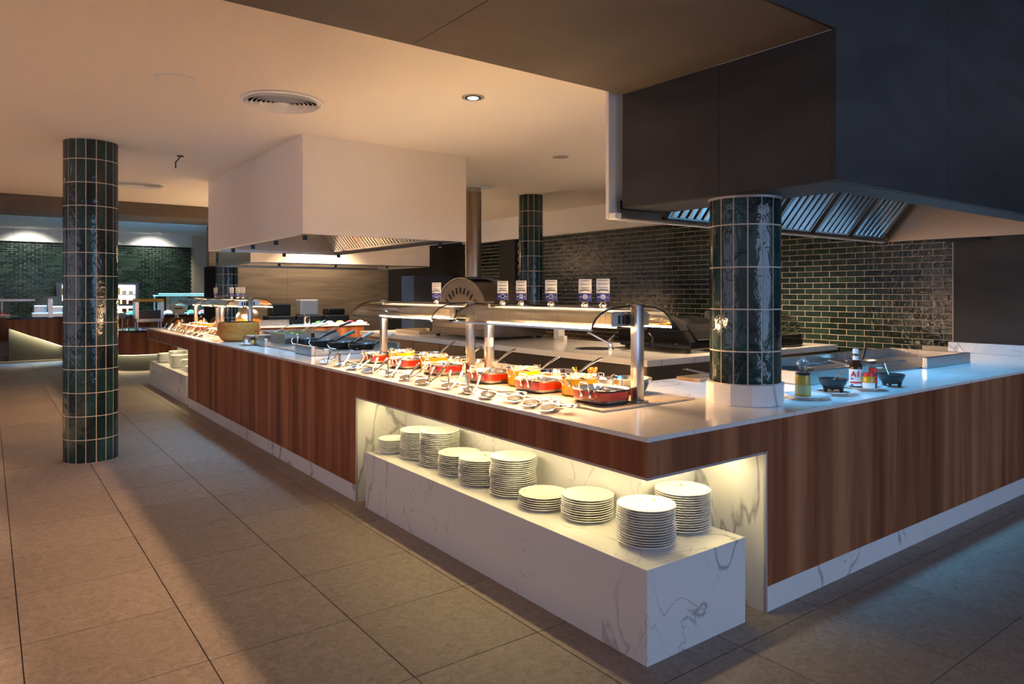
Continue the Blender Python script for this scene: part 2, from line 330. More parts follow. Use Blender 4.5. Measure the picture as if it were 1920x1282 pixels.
# ---- far brown wall, far glazed wall
wall_b = thing('wall_back', None, None, kind='structure')
for a, b in ((3.95, 5.2), (5.203, 6.45), (6.453, 7.6)): MB().box(a, b, 15.1, 15.3, 0, 2.86).obj('wall_panel', 'brown_wall', wall_b, False)
MB().box(3.70, 3.945, 15.9, 15.95, 0, 2.05).obj('dark_opening', 'dark_wall', wall_b, False); MB().box(3.60, 3.945, 15.1, 15.3, 2.05, 2.86).obj('lintel', 'brown_wall', wall_b, False)
wall_l = tag(MB().box(-8, 5.36, 24.71, 24.9, 0, 3.34).obj('wall_far', 'grout_far', smooth=False), kind='structure')
m = MB()
for r in range(33):
    z = 2.97-.065*(r+1); x = -2.2-(r % 2)*.099
    while x < 5.3:
        m.box(x+.003, min(x+.195, 5.345), 24.703-random.uniform(0, .002), 24.711, z+.003, z+.062); x += .198
tag(m.obj('distant_bricks', 'wall_glaze_mass', wall_l, False), kind='stuff')
for a in (-4.4, -1.9, .6, 3.1): MB().box(a, a+2.495, 24.6, 24.70, 2.98, 3.339).obj('bulkhead_panel', 'white_paint', wall_l, False)
MB().box(5.36, 5.75, 24.4, 24.9, 0, 3.34).obj('wall_pier', 'beige_plaster', wall_l, False)
MB().box(5.75, 9.5, 24.6, 24.9, 0, 3.34).obj('wall_end', 'brown_wall', wall_l, False)
for x in (-.6, .95, 2.55, 4.15):
    w = thing('wall_washer', 'recessed wall washer over the far glazed wall, %s from the beige pier' % ORD[[4.15, 2.55, .95, -.6].index(x)], 'downlight', (x, 23.6, 3.34), group='far wall washers')
    MB().lathe([(.06, -.005), (.085, -.005), (.085, 0)], 24).obj('ring', 'white_paint', w); MB().cyl(0, 0, -.004, -.001, .058).obj('lamp', 'spot_white', w)
    spot('wall_wash', (x, 23.6, 3.32), (x, 24.75, 2.0), 120, (1, .95, .80), 100, .7)

# ---- columns clad in upright glazed tiles
def column(name, label, x, y, r, zs, n, single=True, base=None, a_off=0):
    c = thing(name, label, 'column', (x, y, base if base is not None else zs[0]))
    z_base = c.location.z
    MB().cyl(0, 0, zs[0]-z_base, zs[-1]-z_base, r-.0016, 48).obj('core', 'grout', c)
    w = 2*pi/n; src = {}; mass = MB()
    for i in range(len(zs)-1):
        h = round(zs[i+1]-zs[i], 4)
        for k in range(n):
            def arc(mb, mat=None):
                sg = 4; g = .0034/r; vs = []
                for q in range(sg+1):
                    a = -w/2+g+(w-2*g)*q/sg
                    for rr in (r-.008, r):
                        for z in (.0034, h-.0034): vs.append((rr*cos(a), rr*sin(a), z))
                fs = [(0, 1, 3, 2), (sg*4, sg*4+2, sg*4+3, sg*4+1)]
                for q in range(sg):
                    b = q*4; e = b+4
                    fs += [(b+2, b+3, e+3, e+2), (b, e, e+1, b+1), (b+1, e+1, e+3, b+3), (b, b+2, e+2, e)]
                mb.add(vs, fs, mat); return mb
            ang = a_off+k*w
            if single:
                if h not in src: o = arc(MB()).obj('tile', 'tile_glaze', c, True, angle=50); src[h] = o
                else: o = inst(src[h], c)
                o.location = (0, 0, zs[i]-z_base); o.rotation_euler = (random.uniform(-.002, .002), random.uniform(-.002, .002), ang)
            else: arc(mass, Matrix.Translation((0, 0, zs[i]-z_base)) @ Matrix.Rotation(ang, 4, 'Z'))
    if not single: tag(mass.obj('tiles', 'tile_glaze_mass', c, True, angle=50), kind='stuff')
    return c
zl = [.0]+[.2056+.2063*k for k in range(13)]+[2.858]
column('tiled_column', 'free-standing dark green tiled column on the open floor', .755, 7.41, .217, zl, 17, a_off=.18)
pil = column('tiled_pillar', 'short green tiled pillar with white base standing on the counter under the black hood', 3.235, 2.27, .182, [1.031, 1.2, 1.416, 1.632, 1.850, 1.99], 16, base=.9225, a_off=.1)
MB().prism([(.202*cos(2*pi*(k+.5)/12), .202*sin(2*pi*(k+.5)/12)) for k in range(12)], 0, .108).obj('base', 'marble', pil, True, .0015, angle=10)
MB().lathe([(.178, 1.0670), (.189, 1.0672), (.191, 1.076), (.178, 1.076)], 48).obj('top_ring', 'trim_metal', pil)
zm = [0]+[.15+.2063*k for k in range(13)]+[2.858]
column('tiled_column', 'green tiled column rising behind the name cards beside the oven', 6.08, 7.73, .168, zm, 13, a_off=.2)
column('tiled_column', 'pale-lit tiled column at the far end of the counter', 3.70, 14.15, .20, zl, 16, single=False)

# ================================================================ HOODS
def filt(hood, loc, rot, w, h, n):
    f = MB(); t = .02
    f.box(0, w, 0, h, -.012, -.010); f.box(0, t, 0, h, -.01, .02).box(w-t, w, 0, h, -.01, .02).box(t, w-t, 0, t, -.01, .02).box(t, w-t, h-t, h, -.01, .02)
    o = f.obj('filter', 'steel_dark', hood, False); o.location = loc; o.rotation_euler = rot
    p = (w-2*t)/n; src = None
    for k in range(n):
        if src is None: s = MB().prism([(0, .016), (.006, .022), (p*.62-.006, .022), (p*.62, .016), (p*.62, .005), (p*.62-.003, .005), (p*.62-.003, .014), (.003, .014), (.003, .005), (0, .005)], t, h-t, 'y').obj('baffle_slat', 'filter_steel', o, False); src = s
        else: s = inst(src, o)
        s.location = (t+p*(k+.19), 0, 0)
    return o
def hood_spot(hood, x, y, z, mat='spot_cool'):
    o = MB().lathe([(.022, .045), (.022, 0), (.018, 0), (.018, .006)], 16).obj('spotlight', 'black_plastic', hood); o.location = (x, y, z)
    MB().cyl(0, 0, .004, .006, .0175, 16).obj('bulb', mat, o)
# black clad hood over the corner
h = thing('black_hood', 'large black slate clad extractor hood over the counter corner', 'hood', (3.0, 1.64, 2.0))
Ht = 1.45
for a, b in ((0.0, .62), (.623, 1.30)): MB().box(0, .02, a if a else .021, b, 0, .665).obj('cladding_panel', 'slate_black', h, False)
for a, b in ((0, 1.15), (1.153, 2.3), (2.303, 3.45), (3.453, 4.6)): MB().box(a, b, 0, .02, 0, Ht).obj('cladding_panel', 'slate_black', h, False)
MB().prism([(.02, .02), (4.6, .02), (4.6, .185), (.38, .185), (.38, 1.30), (.02, 1.30)], -.002, .012).obj('underside', 'slate_black', h, False)
MB().box(.36, .38, .17, 1.30, .012, .34).box(.36, 3.26, .165, .185, .012, .62).box(3.22, 3.26, .185, 1.30, -.06, .62).box(.02, 3.26, 1.34, 1.36, -.06, .05).box(.02, 3.26, 1.30, 1.34, -.06, -.045).box(.38, 3.22, .185, 1.0, .60, .62).obj('steel_canopy', 'steel_warm', h, False)
MB().box(3.262, 4.6, 1.0, 1.36, -.002, .012).obj('underside_end', 'slate_black', h, False)
for k in range(5): filt(h, (.40+k*.56, 1.325, -.03), (rad(180-52), 0, 0), .5, .62, 6)
MB().box(-.05, 3.30, 1.365, 1.39, -.063, .859).obj('rear_panel', 'hood_paint', h, False)
for x, y in ((.9, .26), (1.9, .26), (2.9, .26)): hood_spot(h, x, y, .12)
for x in (1.25, 2.1, 2.8): MB().cyl(0, 0, -.05, .02, .008).obj('hanger', 'chrome', h).location = (x, .192, .05)
MB().box(-.05, .0, 1.31, 1.36, -.063, -.03).obj('rim_end', 'hood_paint', h, False)
for x in (3.9, 4.9, 5.8, 6.9): spot('hood_light', (x, 2.2, 2.05), (x, 2.55, .9), 58 if x < 6 else 26, (.13, .52, 1), 92, .7, .05)
# white central hood
h = thing('white_hood', 'white boxed extractor hood hanging over the cooking station', 'hood', (2.17, 5.92, 2.01))
LX, LY, HT = 1.665, 3.22, .85
for q in ((0, .02, 0, LY, 0, HT), (.02, LX, 0, .02, 0, HT), (LX-.02, LX, .02, LY, 0, HT), (.02, LX-.02, LY-.02, LY, 0, HT)): MB().box(*q).obj('cladding_panel', 'hood_paint', h, False)
MB().box(.021, .06, .021, LY-.021, .0, .03).box(.06, LX-.06, .021, .06, 0, .03).box(LX-.06, LX-.021, .021, LY-.021, 0, .03).box(.06, LX-.06, LY-.06, LY-.021, 0, .03).obj('rim', 'steel', h, False)
MB().box(.06, .07, .06, LY-.06, .03, .5).box(LX-.075, LX-.061, .06, LY-.06, .03, .5).box(.07, LX-.07, LY-.07, LY-.061, .03, .5).box(.07, LX-.07, .06, .07, .03, .5).box(.07, LX-.07, .07, LY-.07, .5, .51).obj('steel_canopy', 'steel_warm', h, False)
fb = bpy.data.objects.new("filter_bank", None); COL.objects.link(fb); fb.parent = h; fb.location = (LX-.09, LY-.08, .05); fb.rotation_euler = (0, 0, rad(-90))
for k in range(6):
    f = MB(); w, hh, t = .50, .52, .02; mt = Matrix.Translation((k*.51, 0, 0)) @ Matrix.Rotation(rad(180-50), 4, 'X')
    f.box(0, w, 0, hh, -.012, -.010, mt).box(0, t, 0, hh, -.01, .02, mt).box(w-t, w, 0, hh, -.01, .02, mt).box(t, w-t, 0, t, -.01, .02, mt).box(t, w-t, hh-t, hh, -.01, .02, mt)
    p = (w-2*t)/6
    for q in range(6): f.box(t+p*(q+.19), t+p*(q+.81), t, hh-t, .004, .02, mt)
    f.obj('filter', 'filter_steel', fb, False)
for i, y in enumerate((.22, 1.0, 1.75, 2.5)): hood_spot(h, .10, y, -.045)
for y in (.3, 2.9): hood_spot(h, LX-.12, y, -.045)
hood_spot(h, .9, LY-.1, -.045)
for y in (6.6, 7.5, 8.4): spot('hood_light', (2.50, y, 2.08), (2.62, y, .9), 30, (.30, .62, 1), 105, .6, .05)
area('hood_lamp', (2.95, 7.5, 2.3), (0, 0, 0), 1.0, 2.6, 12, (.45, .72, 1), 130)
# further white hood
h = thing('white_hood', 'long white extractor hood over the far arm of the counter', 'hood', (3.45, 11.8-.02, 2.01))
MB().box(0, 3.35, 0, .02, 0, .655).obj('cladding_panel', 'hood_paint', h, False)
MB().box(0, 3.35, .021, .06, -.02, .02).box(0, .04, .06, 2.2, -.02, .02).box(3.31, 3.35, .06, 2.2, -.02, .02).box(0, 3.35, 2.16, 2.2, -.02, .02).obj('rim', 'steel', h, False)
MB().box(.04, 3.31, .07, 2.16, .60, .61).box(.041, .05, .07, 2.16, .02, .6).box(3.3, 3.309, .07, 2.16, .02, .6).obj('steel_canopy', 'steel_warm', h, False)
for x in (.5, 1.5, 2.5): hood_spot(h, x, .1, -.06)
area('hood_lamp', (5.0, 12.8, 2.3), (0, 0, 0), 2.6, 1.4, 30, (.30, .65, 1), 130)

# ================================================================ COUNTER
W = .922
FX, FY = 2.12, 1.94
c = thing('buffet_counter', 'long walnut fronted buffet counter with lit plate niches and white kickboard', 'counter', (0, 0, 0))
def pb(name, mat, *q, bevel=0): return MB().box(*q).obj(name, mat, c, False, bevel)
pb('wood_panel', 'walnut', FX, FX+.03, 4.728, 9.978, .121, .901)
pb('wood_fascia', 'walnut', FX, FX+.03, FY, 4.7275, .7575, .901)
pb('wood_fascia', 'walnut', FX+.0305, 2.9375, FY, FY+.03, .7575, .901)
pb('wood_panel', 'walnut', 2.938, 7.54, FY, FY+.03, .121, .901)
pb('wood_fascia', 'walnut', FX, FX+.03, 9.9785, 12.92, .7575, .901)
pb('wood_end', 'walnut', FX+.031, 4.9, 12.89, 12.92, .757, .901)
for a, b in ((4.728, 6.1), (6.102, 7.5), (7.502, 8.9), (8.902, 9.978)): pb('kickboard', 'marble', FX, FX+.02, a, b, .001, .120)
for a, b in ((2.938, 4.6), (4.602, 6.2), (6.202, 7.54)): pb('kickboard', 'marble', a, b, FY, FY+.02, .001, .120)
# lit niches
pb('niche_back', 'marble', 2.52, 2.54, 2.345, 4.715, .001, .744); pb('niche_back', 'marble', 2.541, 2.925, 2.345, 2.365, .001, .744)
pb('niche_end', 'marble', FX+.0115, 2.519, 4.7155, 4.7275, .001, .744); pb('niche_end', 'marble', 2.9255, 2.9375, FY+.0115, 2.344, .001, .744)
MB().prism([(FX+.004, FY+.004), (2.924, FY+.004), (2.924, 2.345), (2.52, 2.345), (2.52, 4.714), (FX+.004, 4.714)], .745, .7565).obj('niche_ceiling', 'trim_metal', c, False)
MB().box(FX-.002, FX+.011, 4.7155, 4.7275, 0, .757).obj('niche_trim', 'trim_metal', c, False); MB().box(2.9255, 2.9375, FY-.002, FY+.011, 0, .757).obj('niche_trim', 'trim_metal', c, False)
MB().box(2.238, 2.252, 2.12, 4.65, .738, .7445).obj('led_strip', 'led_warm', c, False); MB().box(2.27, 2.88, 2.12, 2.134, .738, .7445).obj('led_strip', 'led_warm', c, False)
area('niche_led', (2.245, 3.40, .735), (0, 0, 0), .012, 2.5, 4.0, (1, .79, .34)); area('niche_led', (2.60, 2.127, .735), (0, 0, 0), .6, .012, 1.15, (1, .79, .34))
pb('niche_back', 'marble', 2.56, 2.58, 10.0, 12.85, .001, .744); pb('niche_end', 'marble', FX+.012, 2.559, 9.98, 9.999, .001, .744)
pb('niche_ceiling', 'trim_metal', FX-.003, 2.56, 10.0, 12.93, .745, .7565); pb('niche_trim', 'trim_metal', FX-.002, FX+.011, 9.979, 9.990, 0, .757)
MB().box(2.238, 2.252, 10.1, 12.8, .738, .7445).obj('led_strip', 'led_warm', c, False); area('niche_led', (2.245, 11.45, .735), (0, 0, 0), .012, 2.6, 4.5, (1, .80, .40))
# inner sides
pb('inner_panel', 'black_matte', 3.36, 3.38, 3.18, 12.09, .0, .901); pb('inner_panel', 'black_matte', 3.381, 7.5, 3.13, 3.15, 0, .901); pb('inner_panel', 'walnut', 3.381, 5.6, 12.12, 12.14, 0, .901)
pb('inner_panel', 'black_matte', 2.6, 2.62, 4.75, 9.9, 0, .9)
wt = thing('worktop', 'continuous pale marble worktop running round the buffet counter', 'worktop', (0, 0, 0))
MB().prism([(FX-.009, FY-.009), (7.549, FY-.009), (7.549, 3.17), (3.40, 3.17), (3.40, 12.1), (5.7, 12.1), (5.7, 12.93), (FX-.009, 12.93)], .902, W).obj('slab', 'marble_top', wt, False, .0015)
p = thing('plate_plinth', 'white veined marble block in the near niche carrying ten plate stacks', 'plinth', (0, 0, 0))
MB().prism([(2.12, 1.942), (2.771, 1.942), (2.771, 2.344), (2.519, 2.344), (2.519, 4.562), (2.12, 4.562)], 0, .388).obj('block', 'marble', p, False, .0015)
p = thing('plate_plinth', 'low white marble block in the far niche carrying plate stacks', 'plinth', (0, 0, 0))
MB().box(2.14, 2.559, 10.2, 12.84, 0, .388).obj('block', 'marble', p, False, .0015)

# back counter with oven and sink
bc = thing('back_counter', 'grey fronted back counter along the brick wall below the oven', 'counter', (0, 0, 0))
MB().prism([(4.62, 4.25), (7.6, 4.25), (7.6, 4.95), (5.82, 4.95), (5.82, 9.85), (4.62, 9.85)], 0.0, .862).obj('body', 'steel_dark', bc, False)
for k in range(8):
    a = 4.32+k*.68; d = MB().box(4.600, 4.619, a, a+.67, .12, .855).obj('door', 'oven_steel', bc, False, .002); MB().tube([(4.575, a+.60, .45), (4.575, a+.60, .75)], .006).obj('handle', 'steel', d)
MB().box(4.615, 4.64, 4.235, 4.249, 0, .862).obj('corner_post', 'oak_board', bc, False)
bt = thing('back_worktop', 'thick edged pale worktop carrying the oven and the sink', 'worktop', (0, 0, 0))
MB().prism([(4.53, 4.15), (7.63, 4.15), (7.63, 5.0), (5.88, 5.0), (5.88, 9.95), (4.53, 9.95)], .864, W).obj('slab', 'marble_top', bt, False, .002)

# ================================================================ HEATED GANTRIES
PROF = [(-.295, 1.315), (-.288, 1.340), (-.268, 1.368), (-.235, 1.392), (-.19, 1.410), (-.13, 1.421), (-.06, 1.426)]
PROF = PROF+[(0, 1.427)]+[(-x, z) for x, z in PROF[::-1]]
PROF = [(x, z-W) for x, z in PROF]
def gantry(y0, label, power):
    g = thing('heated_gantry', label, 'food gantry', (2.715, y0, W+.0105), group='curved glass gantries')
    LN = 1.4; dz = -.0105
    for y in (0, LN-.05): MB().box(-.027, .027, y, y+.05, 0, .508).obj('post', 'steel', g, True, .006, 2)
    for y in (-.012, LN-.062): MB().box(-.045, .045, y, y+.075, .0, .006).obj('post_foot', 'steel_dark', g, False)
    gl = MB().ribbon([(x, z+dz) for x, z in PROF], .052, LN-.052, .006, 'y').obj('glass_canopy', 'glass', g, True)
    for y in (.046, LN-.052): MB().ribbon([(x, z+dz) for x, z in PROF], y, y+.006, .008, 'y').obj('edge_seal', 'rubber', gl)
    for s in (-1, 1): MB().box(s*.299-.005, s*.299+.005, .05, LN-.05, .376, .386).obj('edge_rail', 'chrome', gl, False)
    hs = MB().prism([(-.14, .392), (.14, .392), (.14, .455), (.12, .470), (-.12, .470), (-.14, .455)], .07, LN-.07, 'y').obj('lamp_housing', 'steel', g, False, .003)
    for k in range(6): MB().box(-.095+k*.03, -.078+k*.03, .0685, .0702, .405, .45).obj('vent_slot', 'rubber', hs, False)
    for k in range(4): MB().box(-.1415, -.1395, .20+k*.3, .27+k*.3, .425, .437).obj('switch_slot', 'steel_dark', hs, False)
    for x in (-.08, .08): MB().tube([(x, .10, .388), (x, LN-.10, .388)], .006, 8).obj('heat_tube', 'lamp_hot', hs)
    for s in (-.12, .12): MB().box(s-.004, s+.004, .075, LN-.075, .386, .3915).obj('reflector', 'chrome', hs, False)
    for a, q in ((0, .09), (66, .54), (-60, .22)): area('heat_lamp', (2.715-.0012*a, y0+LN/2, W+.378), (0, rad(a), 0), .022, 1.2, power*q, HEAT)
    MB().box(-.05, .05, .10, LN-.10, .4705, .4720).obj('added_glow_strip', 'glow_soft', hs, False)  # glowing strip added to go with the uplight below
    area('added_uplight', (2.715, y0+LN/2, W+.0105+.474), (pi, 0, 0), .09, 1.15, power*.155, (1, .66, .38))  # uplight added to brighten the ceiling and the white hood front
    return g
HEAT = (1, .62, .32)
GY = [2.53, 4.11, 9.27, 10.86]
GL = ['curved glass heated gantry nearest the counter corner, over the first five coloured pans', 'curved glass heated gantry behind the first, nearest the black pans',
      'curved glass heated gantry beside the cheese wheel', 'curved glass heated gantry at the far end of the counter']
for y, l, pw in zip(GY, GL, (48, 48, 38, 38)): gantry(y, l, pw)
for (a, b), l in zip(((2.47, 4.0), (4.06, 5.60), (9.22, 10.70), (10.80, 12.35)), ('nearest the tiled pillar', 'nearest the black pans', 'beside the cheese wheel', 'at the far end of the counter')):
    s = thing('warming_slab', 'flat grey-brown warming slab under the gantry ' + l, 'warming plate', (2.73, (a+b)/2, W+.0005), group='warming slabs')
    MB().box(-.345, .345, -(b-a)/2, (b-a)/2, 0, .0095).obj('slab', 'slab_stone', s, False, .001)
    for sx in (-.34, .34):
        for sy in (-(b-a)/2+.05, (b-a)/2-.05): MB().cyl(sx, sy, .0097, .0112, .006, 10).obj('corner_stud', 'steel_dark', s)
Z1 = W+.0115
# ---- pans
def rrect(hx, hy, r, n=6):
    out = []
    for cx_, cy_, a0 in ((hx-r, hy-r, 0), (-hx+r, hy-r, pi/2), (-hx+r, -hy+r, pi), (hx-r, -hy+r, 1.5*pi)):
        for k in range(n+1): a = a0+pi/2*k/n; out.append((cx_+r*cos(a), cy_+r*sin(a)))
    return out
def loft(rings, cap0=True, cap1=False):
    mb = MB(); n = len(rings[0][0]); vs = []; fs = []
    for poly, z in rings: vs += [(x, y, z) for x, y in poly]
    for i in range(len(rings)-1):
        for k in range(n): fs.append((i*n+k, i*n+(k+1) % n, (i+1)*n+(k+1) % n, (i+1)*n+k))
    if cap0: fs.append(tuple(range(n-1, -1, -1)))
    if cap1: fs.append(tuple((len(rings)-1)*n+k for k in range(n)))
    return mb.add(vs, fs)
def red_pan():
    t = thing('roasting_pan', '-', 'pan', group='red roasting pans')
    loft([(rrect(.098, .125, .045), 0), (rrect(.108, .135, .05), .008), (rrect(.110, .137, .05), .022)]).obj('steel_foot', 'steel', t)
    loft([(rrect(.1105, .1375, .05), .022), (rrect(.1125, .1395, .05), .066)], False).obj('enamel_band', 'red_enamel', t)
    loft([(rrect(.1125, .1395, .05), .066), (rrect(.120, .147, .052), .076), (rrect(.122, .149, .052), .078), (rrect(.118, .145, .052), .079), (rrect(.108, .135, .05), .068), (rrect(.104, .131, .048), .03), (rrect(.09, .118, .04), .024)], False, True).obj('steel_liner', 'chrome', t)
    for s in (-1, 1):
        x = s*.114
        h_ = MB().tube([(x, -.035, .045), (x+s*.012, -.036, .07), (x+s*.020, -.034, .105), (x+s*.020, -.026, .112), (x+s*.020, .026, .112), (x+s*.020, .034, .105), (x+s*.012, .036, .07), (x, .035, .045)], .0042, 8).obj('handle', 'chrome', t)
        for y in (-.035, .035): MB().lathe([(.0, .0), (.011, .002), (.011, .006), (0, .008)], 12, mat=Matrix.Translation((x-s*.002, y, .042)) @ Matrix.Rotation(s*pi/2, 4, 'Y')).obj('rivet_plate', 'chrome', h_)
    return t
def yellow_pot():
    t = thing('casserole_pot', '-', 'pot', group='yellow casserole pots')
    MB().lathe([(0, 0), (.098, 0), (.106, .008), (.108, .1)], 40).obj('enamel_body', 'yellow_enamel', t)
    MB().lathe([(.108, .1), (.114, .108), (.116, .113), (.112, .114), (.104, .104), (.102, .05), (.095, .02), (0, .018)], 40).obj('steel_liner', 'chrome', t)
    for s in (-1, 1):
        h_ = MB().tube([(s*.107, -.03, .07), (s*.128, -.032, .092), (s*.136, -.026, .118), (s*.136, .026, .118), (s*.128, .032, .092), (s*.107, .03, .07)], .004, 8).obj('handle', 'chrome', t)
        for y in (-.03, .03): MB().lathe([(0, 0), (.010, .002), (.010, .006), (0, .008)], 12, mat=Matrix.Translation((s*.103, y, .067)) @ Matrix.Rotation(s*pi/2, 4, 'Y')).obj('rivet_plate', 'chrome', h_)
    return t
def steel_pan(r=.13, hgt=.062):
    t = thing('steel_skillet', '-', 'pan', group='steel pans in the back row')
    MB().lathe([(0, 0), (r*.82, 0), (r*.9, .006), (r, hgt), (r+.006, hgt+.004), (r+.004, hgt+.006), (r-.006, hgt), (r*.86, .012), (0, .009)], 40).obj('body', 'chrome', t)
    h_ = MB().tube([(r-.004, 0, hgt*.7), (r+.03, 0, hgt*.95), (r+.09, 0, hgt+.035), (r+.16, 0, hgt+.07), (r+.19, 0, hgt+.078)], [.007, .006, .008, .010, .006], 8).obj('handle', 'chrome', t)
    MB().box(r-.008, r+.004, -.018, .018, hgt*.5, hgt*.85).obj('rivet_plate', 'steel', h_)
    return t
def food(parent_label, cat, mat, loc, r, hgt, seed, name='food', group=None, rect=None):
    rnd = random.Random(seed); mb = MB(); n = 20; rings = 5; vs = []; fs = []
    for i in range(rings+1):
        q = i/rings
        for k in range(n):
            a = 2*pi*k/n; rr = r*(1-q)
            x, y = (rr*cos(a), rr*sin(a)) if not rect else (rect[0]*(1-q)*max(-1, min(1, 1.35*cos(a))), rect[1]*(1-q)*max(-1, min(1, 1.35*sin(a))))
            vs.append((x, y, hgt*(1-(1-q)**2)+rnd.uniform(-.12, .12)*hgt))
    for i in range(rings):
        for k in range(n): fs.append((i*n+k, i*n+(k+1) % n, (i+1)*n+(k+1) % n, (i+1)*n+k))
    o = mb.add(vs, fs).obj(name, mat); o.location = loc
    return tag(o, parent_label, cat, group, 'stuff')
RY = [2.68, 3.19, 3.70, 4.28, 4.79, 5.30]; YY = [2.935, 3.445, 4.535, 5.045]
RL_ = ['red roasting pan nearest the tiled pillar, holding rice', 'second red roasting pan from the tiled pillar', 'third red roasting pan from the tiled pillar, just before the paired posts', 'fourth red roasting pan from the tiled pillar, just past the paired posts', 'fifth red roasting pan from the tiled pillar', 'red roasting pan farthest from the pillar, beside the black pans']
src = None
FM = ['food_white', 'food_yellow', 'food_brown', 'food_orange', 'food_red', 'food_white']
for i, y in enumerate(RY):
    loc = (2.575, y, Z1)
    if src is None: src = red_pan(); src.scale = (.93,)*3; src.location = loc; src['label'] = RL_[0]; o = src
    else: o = dup(src, loc, label=RL_[i])
    food('%s in the %s red roasting pan from the pillar' % (['mound of white rice', 'yellow stew', 'brown stew', 'orange stew', 'red stew', 'pale rice'][i], ORD[i]), 'food', FM[i], (2.575, y, Z1+.0255), .1, .026, 10+i, ['rice', 'stew', 'stew', 'stew', 'stew', 'rice'][i], rect=(.088, .115))
YL = ['yellow round pot between the first and second red pans', 'yellow round pot between the second and third red pans', 'yellow round pot between the fourth and fifth red pans', 'yellow round pot between the fifth and last red pans']
src = None
for i, y in enumerate(YY):
    loc = (2.655, y, Z1)
    if src is None: src = yellow_pot(); src.scale = (.94,)*3; src.location = loc; src['label'] = YL[0]
    else: dup(src, loc, rz=.2*i, label=YL[i])
    food('soup filling the yellow pot, %s from the pillar' % ORD[i], 'food', ['food_orange', 'food_red', 'food_brown', 'food_orange'][i], (2.655, y, Z1+.021), .094, .025, 30+i, 'soup')
SP = [(2.945, 3.46, .135, 'steel skillet behind the second yellow pot'), (2.94, 3.80, .11, 'steel skillet in front of the paired posts, back row'), (2.93, 4.33, .13, 'steel skillet behind the fourth red pan'), (2.93, 4.72, .12, 'steel skillet behind the third yellow pot'), (2.92, 5.13, .135, 'steel skillet behind the last yellow pot')]
src = None
for i, (x, y, r, l) in enumerate(SP):
    loc = (x, y, Z1); rz = -.3+.12*i
    if src is None: src = steel_pan(.13); src.location = loc; src.rotation_euler.z = rz; src['label'] = l; o = src
    else: o = dup(src, loc, rz, l); o.scale = (r/.13,)*3
    food('food heaped in the %s' % l.replace('steel ', ''), 'food', ['food_brown', 'food_green', 'food_yellow', 'food_white', 'food_orange'][i], (x, y, Z1+.012), r*.82, .03, 50+i, 'vegetables')
b = thing('steel_bowl', 'wide flared steel bowl beside the last gantry post', 'bowl', (2.93, 2.80, Z1))
MB().lathe([(0, 0), (.055, 0), (.075, .012), (.112, .082), (.117, .086), (.114, .088), (.106, .078), (.07, .016), (0, .012)], 40).obj('body', 'steel', b); MB().box(-.128, -.112, -.012, .012, .06, .085).obj('lug', 'chrome', b, False)
food('green and white salad in the flared steel bowl', 'salad', 'food_green', (2.93, 2.80, Z1+.018), .075, .06, 71, 'salad')
d = thing('round_dish', 'round steel dish behind the first yellow pot, heaped with prawns', 'dish', (2.90, 3.10, Z1))
MB().lathe([(0, 0), (.10, 0), (.115, .01), (.122, .055), (.127, .058), (.123, .061), (.112, .052), (.10, .014), (0, .011)], 40).obj('body', 'chrome', d)
for s in (-1, 1): MB().tube([(.10, s*.07, .045), (.125, s*.085, .07), (.135, s*.06, .075), (.14, s*.035, .07), (.12, s*.02, .045)], .004).obj('handle', 'chrome', d)
rnd = random.Random(4)
for k in range(9):
    a = 2*pi*k/9+rnd.uniform(-.2, .2); rr = .03+.045*(k % 2)
    pr = thing('prawn', 'cooked prawn with fanned tail, %s round the %s ring of the round steel dish' % (ORD[k//2], ('inner', 'outer')[k % 2]), 'prawn', (2.90+rr*cos(a), 3.10+rr*sin(a), Z1+.020), rnd.uniform(0, 6), 'prawns heaped in the round dish')
    MB().tube([(.03, 0, .005), (.022, 0, .02), (.006, 0, .034), (-.012, 0, .045), (-.02, 0, .062)], [.010, .013, .012, .009, .005], 8).obj('body', 'flesh_white', pr)
    for s in (-1, 1): MB().add([(-.018, 0, .058), (-.022, s*.004, .06), (-.040, s*.022, .098), (-.034, s*.008, .100), (-.024, s*.002, .058), (-.032, s*.010, .090)], [(0, 1, 2, 3), (4, 3, 5), (0, 3, 4), (1, 5, 2)]).obj('tail_fin', 'shell_orange', pr, False)
# ---- serving utensils along the front of the slabs
def spoon_rest():
    t = thing('spoon_rest', '-', 'spoon rest', group='polished wavy spoon rests')
    pr = [(-.085, .003), (-.07, .002), (-.05, .010), (-.03, .022), (-.008, .029), (.014, .024), (.034, .011), (.052, .003), (.075, .002), (.095, .007)]
    mb = MB(); vs = []; n = 7
    wd_ = [.018, .028, .034, .038, .040, .038, .030, .026, .032, .026]
    for side in (0, 1):
        for (y, z), w in zip(pr, wd_):
            for k in range(n):
                q = -1+2*k/(n-1); vs.append((w*q, y, z+(.0025 if side else 0)-.006*q*q*(1 if z > .01 else -.6)+.004))
    R_ = len(pr); fs = []
    for i in range(R_-1):
        for k in range(n-1):
            a = i*n+k; b_ = R_*n+a; fs += [(a, a+n, a+n+1, a+1), (b_, b_+1, b_+n+1, b_+n)]
    for i in range(R_-1):
        for k in (0, n-1): a = i*n+k; fs.append((a, a+n, R_*n+a+n, R_*n+a) if k else (a, R_*n+a, R_*n+a+n, a+n))
    for i in (0, R_-1):
        for k in range(n-1): a = i*n+k; fs.append((a, a+1, R_*n+a+1, R_*n+a))
    mb.add(vs, fs).obj('wave', 'chrome', t)
    return t
